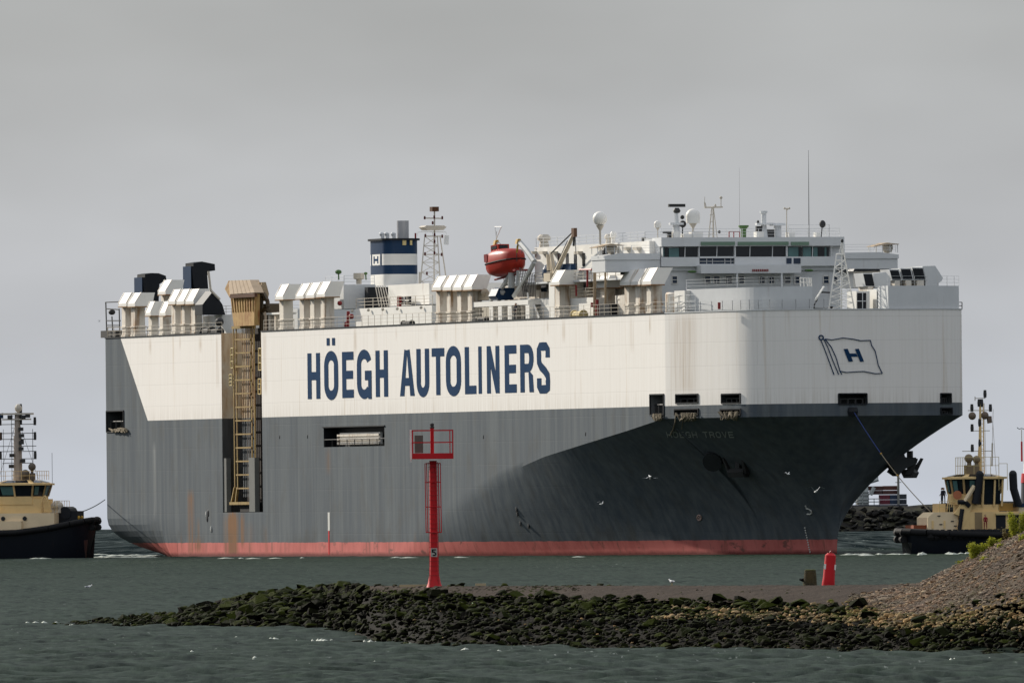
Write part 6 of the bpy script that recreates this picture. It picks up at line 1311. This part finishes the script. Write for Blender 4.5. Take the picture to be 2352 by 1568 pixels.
# stray rocks in the shallows
for x, y, px in ((756, 1447, 30), (812, 1450, 26), (688, 1479, 18), (722, 1478, 24), (760, 1476, 34), (790, 1478, 44), (775, 1474, 26), (820, 1474, 30)):
    d = dist(x, y); q = Wp(x, y, d); sz = px*d/F/2; rocks.append(((q.x, d, q.z+.02), (sz*1.3, sz, sz*.42), (0, 0, rr.uniform(0, 6)), ROCKD, px))
rock_objs(rocks, 'rock', jt, 300)
m = MB(); q = jet(960, 1.0); 
for x, s, l in ((952, .97, 1.3), (1104, 1.0, .45)): p = jet(x, s); m.box(p.x-l/2, p.x+l/2, p.y-.1, p.y+.1, p.z+.02, p.z+.12)
tag(m.build('driftwood', paint('driftwood_tan', (.45, .36, .22), .8, 0, .3)), 'pale driftwood pieces on the paved crest beside the red light post', 'driftwood')
# ---- bank at the right
bank = thing('embankment', 'sloping stone bank rising at the right edge of the picture', 'embankment')
V, Q = [], []; nx, ns = 90, 60
for i in range(nx+1):
    x = 2040+(2560-2040)*i/nx
    for j in range(ns+1):
        s = .30+(1.9-.30)*j/ns; p = jet(x, s); b = math.sin((min(s, 1)-.3)/.7*math.pi)*.25; V.append((p.x, p.y, p.z+.03+b*(x-2040)/520+RN.uniform(-.02, .02)))
for i in range(nx):
    for j in range(ns): a = i*(ns+1)+j; Q.append((a, a+ns+1, a+ns+2, a+1))
o = npmesh('bank_ground', V, Q, MOUND, bank); o.data.shade_smooth()
rocks = []
def bput(x, s, px, mat):
    p = jet(x, s); b = math.sin((min(s, 1)-.3)/.7*math.pi)*.25*max(0, (x-2040)/520); sz = px*p.y/F/2
    rocks.append(((p.x, p.y, p.z+.03+b+sz*.1), (sz*rr.uniform(1, 1.7), sz*rr.uniform(.8, 1.3), sz*rr.uniform(.4, .75)), (rr.uniform(-.35, .35), 0, rr.uniform(-.5, .5)), mat, px))
for _ in range(6500):
    x = rr.uniform(1950, 2400); s0 = float(np.interp(x, [1950, 2040, 2115, 2400], [.62, .44, .36, .30])); s = rr.uniform(s0, 1.03)
    if x < 2115 and s > .55+.3*(x-1950)/165+.2*rr.random(): continue
    bput(x, s, rr.lognormvariate(1.95, .33), ROCKG2 if rr.random() < .16 else ROCKG)
rock_objs(rocks, 'stone', bank, 300)
# ---- plants on the bank
def shrub(x, s, w, hgt, n, label, mat=LEAF, grp='green shrubs along the top of the bank'):
    p = jet(x, s); r = thing('shrub', label, 'shrub', (p.x, p.y, p.z), 0, grp); sc = p.y/F; W_m, H_m = w*sc/2, hgt*sc
    m = MB(); rs = random.Random(int(x*10))
    tips = []
    for k in range(14):
        b = (rs.uniform(-.6, .6)*W_m, rs.uniform(-.3, .3)*W_m, -.1); t_ = (b[0]*1.3+rs.uniform(-.2, .2)*W_m, b[1]*1.3, H_m*rs.uniform(.5, 1.)); m.tube(b, t_, .008, .004, 3); tips.append((Vector(b), Vector(t_)))
    m.build('stem', STEM, r); Vs, Fs = [], []
    for k in range(n):
        b, t_ = tips[rs.randrange(len(tips))]; c = b.lerp(t_, rs.random()**.6)+Vector((rs.gauss(0, .16), rs.gauss(0, .16), rs.gauss(0, .08)))*W_m; sz = rs.uniform(.018, .042); d1 = Vector((rs.gauss(0, 1), rs.gauss(0, 1), rs.gauss(0, 1))).normalized()*sz; d2 = d1.orthogonal().normalized()*sz*.55
        o_ = len(Vs); Vs += [tuple(c-d1), tuple(c+d2), tuple(c+d1), tuple(c-d2)]; Fs.append((o_, o_+1, o_+2, o_+3))
    o = npmesh('foliage', Vs, Fs, mat, r); return r
shrub(2250, .93, 52, 32, 2600, 'yellow-green leafy shrub on the bank edge in front of the right tug')
shrub(2283, .98, 34, 22, 1200, 'low olive shrub just right of the leafy one on the bank edge')
shrub(2340, 1.0, 46, 52, 2600, 'tall green shrub at the right edge of the picture on the bank top')
shrub(2315, 1.0, 30, 28, 900, 'dry brownish shrub between the green ones on the bank top', LEAF2)
shrub(2270, .80, 40, 12, 500, 'low sprawling weed on the stones below the leafy shrub')
shrub(2350, .86, 26, 18, 600, 'small green tuft on the stones at the right edge')
shrub(2205, .98, 26, 10, 260, 'sparse grass tuft at the left end of the bank plants')
shrub(2300, .9, 22, 12, 300, 'small yellow weed among the stones of the upper bank')

# ================================================================== red light post "5"
pj = jet(997, .995); sc = pj.y/F; post = thing('light_post', 'red navigation light post with a railed platform and the number 5', 'light post', (pj.x, pj.y, pj.z-.02)); cm = C(1550, 1650, 2.09)
def Mx(u): return (cm(u, 0)[0]-997)*sc
def Mz(v): return (1350-cm(0, v)[1])*sc
m = MB(); m.lathe((Mx(392), 0, 0), [(18.5*sc, 0), (15*sc, .16), (11.5*sc, .5), (10*sc, .9), (9.2*sc, Mz(1000)), (8.6*sc, Mz(410))], 24)
m.v = [(x*(1 if abs(x) > 9 else 1), y, z_) for x, y, z_ in m.v]; body = m.build('column', REDP, post, smooth=40)
cx = Mx(390); wid = abs(Mx(455)-Mx(330))/2; body.scale = (1, 1, 1)
m = MB(); hw = (Mx(558)-Mx(222))/2; pc = (Mx(558)+Mx(222))/2; zf_ = Mz(395); zg = Mz(348); zt_ = Mz(152)
m.box(pc-hw, pc+hw, -hw*.8, hw*.8, zf_, zf_+.06); m.box(pc-hw, pc+hw, -hw*.8-.02, -hw*.8, zf_, zg); m.box(pc-hw, pc+hw, hw*.8, hw*.8+.02, zf_, zg); m.build('platform', REDP, post)
m = MB()
for X in (pc-hw, pc+hw):
    for Yy in (-hw*.8, hw*.8): m.box(X-.025, X+.025, Yy-.025, Yy+.025, zf_, zt_)
m.box(Mx(535)-.02, Mx(535)+.02, -hw*.8-.02, -hw*.8+.02, zg, zt_)
for zz in (zt_-.03, Mz(258)):
    for Yy in (-hw*.8, hw*.8): m.box(pc-hw, pc+hw, Yy-.022, Yy+.022, zz-.02, zz+.025)
    for X in (pc-hw, pc+hw): m.box(X-.02, X+.02, -hw*.8, hw*.8, zz-.02, zz+.025)
m.build('platform_railing', REDP, post)
m = MB(); m.lathe((Mx(386), 0, zf_), [(.078, 0), (.078, Mz(150)-zf_), (.09, Mz(140)-zf_)], 14); m.build('inner_post', REDP, post, smooth=40)
m = MB(); m.lathe((Mx(386), 0, Mz(140)), [(.09, 0), (.10, .06), (.075, .08), (.085, .14), (.09, Mz(102)-Mz(140)), (.05, Mz(96)-Mz(140))], 14); m.build('lantern', DARK, post)
m = MB(); m.box(Mx(240), Mx(310), -.25, .15, Mz(345), Mz(198)); m.build('control_box', paint('cabinet_grey', (.12, .12, .10), .6, .2, .3), post)
m = MB(); m.box(Mx(199), Mx(215), -.36, -.32, Mz(420), Mz(150)); m.build('marker_board', WHITE, post)
m = MB()
for u in (328, 342, 440, 456): m.tube((Mx(u), -.2, Mz(1010)), (Mx(u)-.02, -.2, Mz(432)), .02, n=5)
for v in (432, 590, 795, 1008):
    m.tube((Mx(328), -.2, Mz(v)), (Mx(456), -.2, Mz(v)), .022, n=5)
m.build('safety_cage', REDP, post)
m = MB()
for u in (352, 430): m.tube((Mx(u), -.22, Mz(1440)), (Mx(u), -.22, Mz(420)), .013, n=4)
for k in range(30): zz = .3+k*.2; m.tube((Mx(352), -.22, zz), (Mx(430), -.22, zz), .010, n=4) if zz < Mz(430) else None
m.build('ladder', DKRED, post)
m = MB(); m.box(Mx(365), Mx(420), -.30, -.28, Mz(1212), Mz(1140)); pl5 = m.build('number_plate', paint('plate_grey', (.38, .37, .33), .6, 0, .3), post)
m = MB(); w = (Mx(410)-Mx(372))
for poly in glyph('5', w, Mz(1148)-Mz(1205), .055, .055): m.add([(Mx(374)+x, -.31, Mz(1205)+zz) for x, zz in poly], [tuple(range(len(poly)))])
m.build('numeral', BLACK, pl5)

# ---- red can buoy (floating behind the jetty)
db = 1010.; pb = Wp(1902, 1352, db); by = thing('buoy', 'red cylindrical buoy leaning to the right behind the jetty crest', 'buoy', (pb.x, db, sea(db))); by.rotation_euler = (0, math.radians(5), 0); sb = db/F
m = MB(); m.lathe((0, 0, -.4), [(.36, 0), (.44, .6), (.40, 1.1), (.37, 2.6), (.28, 2.68), (.22, 2.75)], 20); by0 = m.build('buoy_body', REDP, by, smooth=35)
m = MB(); m.lathe((0, 0, 2.3), [(.1, 0), (.1, .12), (.04, .22)], 8); m.build('buoy_top', DKRED, by)
m = MB(); 
for an in (-2.6, -.35): m.box(.37*math.cos(an)-.07, .37*math.cos(an)+.07, .37*math.sin(an)-.09, .37*math.sin(an)+.0, 1.25, 1.6)
m.build('buoy_marking', WHITE, by)
# ---- wooden post with a dark bird beside it
p = jet(1861, 1.04); m = MB(); m.lathe((0, 0, -.3), [(.25, 0), (.27, .3), (.25, .75), (.22, .98), (.17, 1.0)], 14); o = m.build('mooring_post', POSTM, smooth=40); o.location = p; tag(o, 'short weathered wooden post on the jetty crest left of the red buoy', 'post')
# ---- birds
def gull(x, y, d, s, rz, label, flying=None, z=None, dark=False, onz=False):
    P = Wp(x, y, d); r = thing('cormorant' if dark else 'gull', label, 'bird', P, rz, None if dark else 'gulls over and beside the water'); wm = FEATHB if dark else FEATHER; gm = FEATHB if dark else FEATHG
    prof = [(-.30, .015, .02), (-.22, .05, .0), (-.1, .085, -.005), (.03, .10, 0), (.13, .085, .03), (.19, .05, .075), (.23, .045, .12), (.27, .05, .15), (.31, .035, .15), (.33, .01, .145)]
    m = MB(); rings = []
    for x_, r_, z_ in prof: rings.append([(x_*s*3.3, r_*s*3.1*math.cos(t)*.85, (z_+r_*math.sin(t))*s*3.1) for t in np.linspace(0, 2*math.pi, 9)[:-1]])
    for q in rings: m.v += q
    for j in range(len(rings)-1):
        for i in range(8): m.f.append((j*8+i, j*8+(i+1) % 8, (j+1)*8+(i+1) % 8, (j+1)*8+i))
    m.f.append(tuple(range(8))); m.f.append(tuple((len(rings)-1)*8+i for i in range(8))); m.build('body', wm, r, smooth=70)
    m = MB(); m.tube((.33*s*3.3, 0, .145*s*3.1), (.40*s*3.3, 0, .135*s*3.1), .012*s*3.1, .004*s, 5); m.build('beak', BEAK, r)
    if flying is not None:
        for sg in (-1, 1):
            m = MB(); dz = flying; pts = [(.12, .05, .03), (.0, .05, .03), (-.04, .45, .03+dz*.8), (.10, .45, .05+dz*.8), (-.1, 1.0, dz*.55), (-.02, 1.0, dz*.6)]
            P_ = [(a*s*3, sg*b*s*3, c*s*3) for a, b, c in pts]; m.add(P_+[(a, b, c-.01*s) for a, b, c in P_], [(0, 3, 2, 1), (3, 5, 4, 2), (6, 7, 8, 9), (9, 8, 10, 11), (0, 1, 7, 6), (4, 5, 11, 10)]); m.build('wing', gm, r)
    else:
        for sg in (-1, 1): m = MB(); m.ball((-.09*s*3.3, sg*.07*s*3.1, .02*s*3.1), .09*s*3.1, 8, 6, sz=.7, sx=2.1, sy=.35); m.build('wing', gm, r, smooth=70); 
        if onz:
            for sg in (-1, 1): m = MB(); m.tube((.0, sg*.04*s*3, -.06*s*3), (.0, sg*.04*s*3, -.26*s*3), .008*s*3, n=4); m.tube((.0, sg*.04*s*3, -.26*s*3), (.07*s*3, sg*.04*s*3, -.265*s*3), .01*s*3, n=4); m.build('leg', BEAK, r)
    return r
dj = jet(1543, 1).y
gull(1543, 1335, dj, .19, 2.2, 'white gull standing on the jetty crest left of the wooden post', onz=True)
gull(1846, 1331, jet(1846, 1).y, .26, .9, 'black bird standing against the wooden post on the jetty', dark=True, onz=True)
gull(674, 1476, dist(674, 1479), .24, -.9, 'white gull afloat in the foreground water below the rock spit')
gull(531, 1432, jet(531, .1).y, .17, .2, 'white gull sitting at the foot of the mossy boulders', onz=True)
gull(203, 1347, dist(203, 1349), .3, .4, 'lone white gull afloat on open water at the left')
gull(1873, 1129, 1480, .34, -1.2, 'gull flying with raised wings in front of the dark bow', .55)
gull(1493, 1094, 1500, .30, 2.0, 'gull gliding in front of the dark bow flare', -.25)
gull(1381, 1157, 1450, .22, -.6, 'small gull flying low in front of the grey hull', .45)
gull(1810, 1088, 1450, .22, 2.6, 'small distant gull flying high by the bow edge', .3)
gull(228, 738, 1800, .16, .5, 'tiny gull in the open sky left of the ship', .4)

# ================================================================== FAR SHORE (right)
DF = 3350.; bw = thing('breakwater', 'distant breakwater of piled dark concrete blocks behind the right tug', 'breakwater', (0, 0, 0))
V, Q = [], []; xs2 = np.linspace(1500, 2700, 60)
def ftop(x): return float(np.interp(x, [1500, 2080, 2120, 2180, 2260, 2700], [1157, 1157, 1153, 1152, 1146, 1143]))
for i, x in enumerate(xs2):
    for yy, dd in ((1226, 0), (ftop(x)+5, 14), (ftop(x)+5, 22), (1226, 40)): p = Wp(x, yy, DF+dd); V.append(p)
for i in range(len(xs2)-1):
    for j in range(3): a = i*4+j; Q.append((a, a+4, a+5, a+1))
npmesh('breakwater_core', V, Q, FARROCK, bw)
rb = random.Random(9); cache = {}
for k in range(200):
    x = rb.uniform(1900, 2400); f = rb.random()**.9; y = ftop(x)+7+f*(1218-ftop(x)-7); sz = rb.uniform(12, 23)*DF/F; i = rb.randrange(len(RK))
    if i not in cache: me = bpy.data.meshes.new('boulder'); me.from_pydata(RK[i][0].tolist(), [], RK[i][1].tolist()); me.materials.append(FARROCK); cache[i] = me
    p = Wp(x, y, DF+12*(1-f)); o = bpy.data.objects.new('boulder', cache[i]); o.location = p; o.scale = (sz*.7, sz*.6, sz*.55); o.rotation_euler = (rb.uniform(-.4, .4), 0, rb.uniform(0, 6)); o.parent = bw; COL.objects.link(o)
# container ship behind the breakwater
DC = 3700.; P0 = Wp(2030, 1150, DC); cs_ = thing('container_ship', 'distant container ship with stacked containers seen between bow and breakwater', 'ship', (P0.x, DC, 0)); fr = paint('far_pale_frame', (.42, .45, .44), .7, .2, .3)
def FX(u): return Wp(cr_(u, 0)[0], 1150, DC).x-P0.x
def FZ(v): return Wp(2030, cr_(0, v)[1], DC).z
m = MB(); m.box(FX(-300), FX(470), -8, 12, FZ(1100), FZ(985)); m.build('hull', paint('far_hull', (.05, .055, .07), .7, .2, .3), cs_)
boxes = [(150, 275, 832, 868, (.13, .07, .06)), (277, 400, 830, 866, (.16, .075, .06)), (170, 270, 868, 902, (.10, .06, .06)), (272, 400, 868, 902, (.12, .06, .055)), (246, 330, 904, 985, (.20, .05, .07)), (332, 402, 904, 985, (.06, .085, .14)), (404, 470, 900, 942, (.085, .095, .11)), (404, 470, 943, 985, (.07, .08, .1)), (60, 150, 905, 985, (.1, .1, .09))]
for i, (u0, u1, v0, v1, c) in enumerate(boxes):
    mt_ = paint('container_paint_%d' % i, c, .7, .3, .3); nb = 2 if v1-v0 > 60 else 1
    for k in range(nb):
        m = MB(); va, vb = v0+(v1-v0)*k/nb, v0+(v1-v0)*(k+1)/nb-1.5; m.box(FX(u0), FX(u1-2), 0, 11, FZ(vb), FZ(va)); 
        for q in np.linspace(u0+4, u1-6, max(3, int((u1-u0)/12))): m.box(FX(q), FX(q+2.5), -.15, 0, FZ(vb-3), FZ(va+3))
        m.build('container', mt_, cs_)
m = MB()
for v in (880, 905, 940, 965): m.box(FX(-20 if v > 900 else 50), FX(242 if v > 930 else 160), -1.5, -.9, FZ(v), FZ(v-8))
for u in (-10, 45, 100, 150, 195, 238): m.box(FX(u), FX(u+6), -1.5, -.9, FZ(985), FZ(880 if u < 180 else 935))
m.box(FX(70), FX(150), -1, 4, FZ(985), FZ(800)); m.box(FX(20), FX(120), 0, 5, FZ(880), FZ(820)); m.box(FX(150), FX(235), -.5, 3, FZ(770), FZ(735)); m.box(FX(195), FX(225), -.5, 3, FZ(735), FZ(690)); m.line([(FX(150), -1, FZ(800)), (FX(235), -1, FZ(775))], .5); m.line([(FX(170), -1, FZ(905)), (FX(200), -1, FZ(840))], .5); m.build('deckhouse', fr, cs_)
m = MB(); m.box(FX(390), FX(408), -2, 0, FZ(985), FZ(745)); m.box(FX(375), FX(425), -1, 0, FZ(805), FZ(800)); m.build('crane_post', paint('far_post', (.20, .20, .18), .7, .2, .3), cs_)
# red and white light tower at the right edge
DT = 3300.; PT = Wp(2346, 1160, DT); tw = thing('light_tower', 'tall red and white banded light tower at the right edge of the picture', 'light tower', (PT.x, DT, 0))
def TZ(v): return Wp(2346, cr_(0, v)[1], DT).z
for v0, v1, r_, mt_ in ((1010, 805, 2.6, paint('tower_dark', (.035, .04, .05), .6, .1, .2)), (805, 727, 2.5, REDP), (727, 628, 1.9, WHITE), (628, 465, .22, REDP), (465, 365, .1, RL)):
    ox_ = 2.3 if v1 > 620 else .2; m = MB(); m.tube((ox_, 0, TZ(v0)), (ox_, 0, TZ(v1)), r_*.95, r_*.88, 16); m.build('tower_band', mt_, tw, smooth=40)
m = MB(); m.box(1.2, 3.4, -2.2, -1.7, TZ(710), TZ(660)); m.build('tower_window', BLACK, tw); m = MB(); m.line([(-.8, 0, TZ(348)), (-.3, 0, TZ(362)), (.2, 0, TZ(355)), (.7, 0, TZ(362)), (1.2, 0, TZ(348))], .08); m.build('tower_antenna', DARK, tw)

# ================================================================== FOAM
def foam(name, spans, n, seed, size=(.25, .9), hz=.12):
    m = MB(); rs = random.Random(seed)
    for _ in range(n):
        x0, y0, x1, y1, jy = spans[rs.randrange(len(spans))]; f = rs.random(); x = x0+(x1-x0)*f; y = y0+(y1-y0)*f+rs.gauss(0, jy); 
        if y < 1216: continue
        d = dist(x, y, .1); q = Wp(x, y, d); L = rs.uniform(*size)*d/1700; z_ = q.z; hh = hz*rs.uniform(.4, 1.2)*d/1700; m.add([(q.x-L, d, z_-.1), (q.x-L*.3, d-.4, z_-.1), (q.x+L, d, z_-.1), (q.x+L*.2, d+.5, z_-.1), (q.x-L*.1, d, z_+hh)], [(0, 1, 4), (1, 2, 4), (2, 3, 4), (3, 0, 4)])
    o = m.build(name, FOAM); o['kind'] = 'stuff'; return o
foam('wake_foam', [(225, 1272, 370, 1275, 1.5), (225, 1277, 340, 1277, .7), (400, 1281, 1380, 1276, .5), (1925, 1271, 2090, 1270, .8), (1930, 1213, 1960, 1214, 1.2), (80, 1279, 105, 1279, 1), ], 90, 3, (.3, 1.3), .03)
foam('bow_wave_foam', [(2108, 1270, 2122, 1270, .9), (2112, 1266, 2118, 1270, 1.2), (2165, 1270, 2230, 1268, .8)], 34, 4, (.25, .7), .14)
foam('whitecaps', [(540, 1459, 790, 1468, 1.6), (700, 1464, 960, 1474, 1.4), (1050, 1488, 1400, 1496, 1.5), (2150, 1508, 2330, 1509, 1.5), (60, 1424, 170, 1430, 2), (1500, 1500, 1900, 1504, 1.5), (300, 1490, 900, 1540, 14)], 95, 5, (.15, .75), .010)
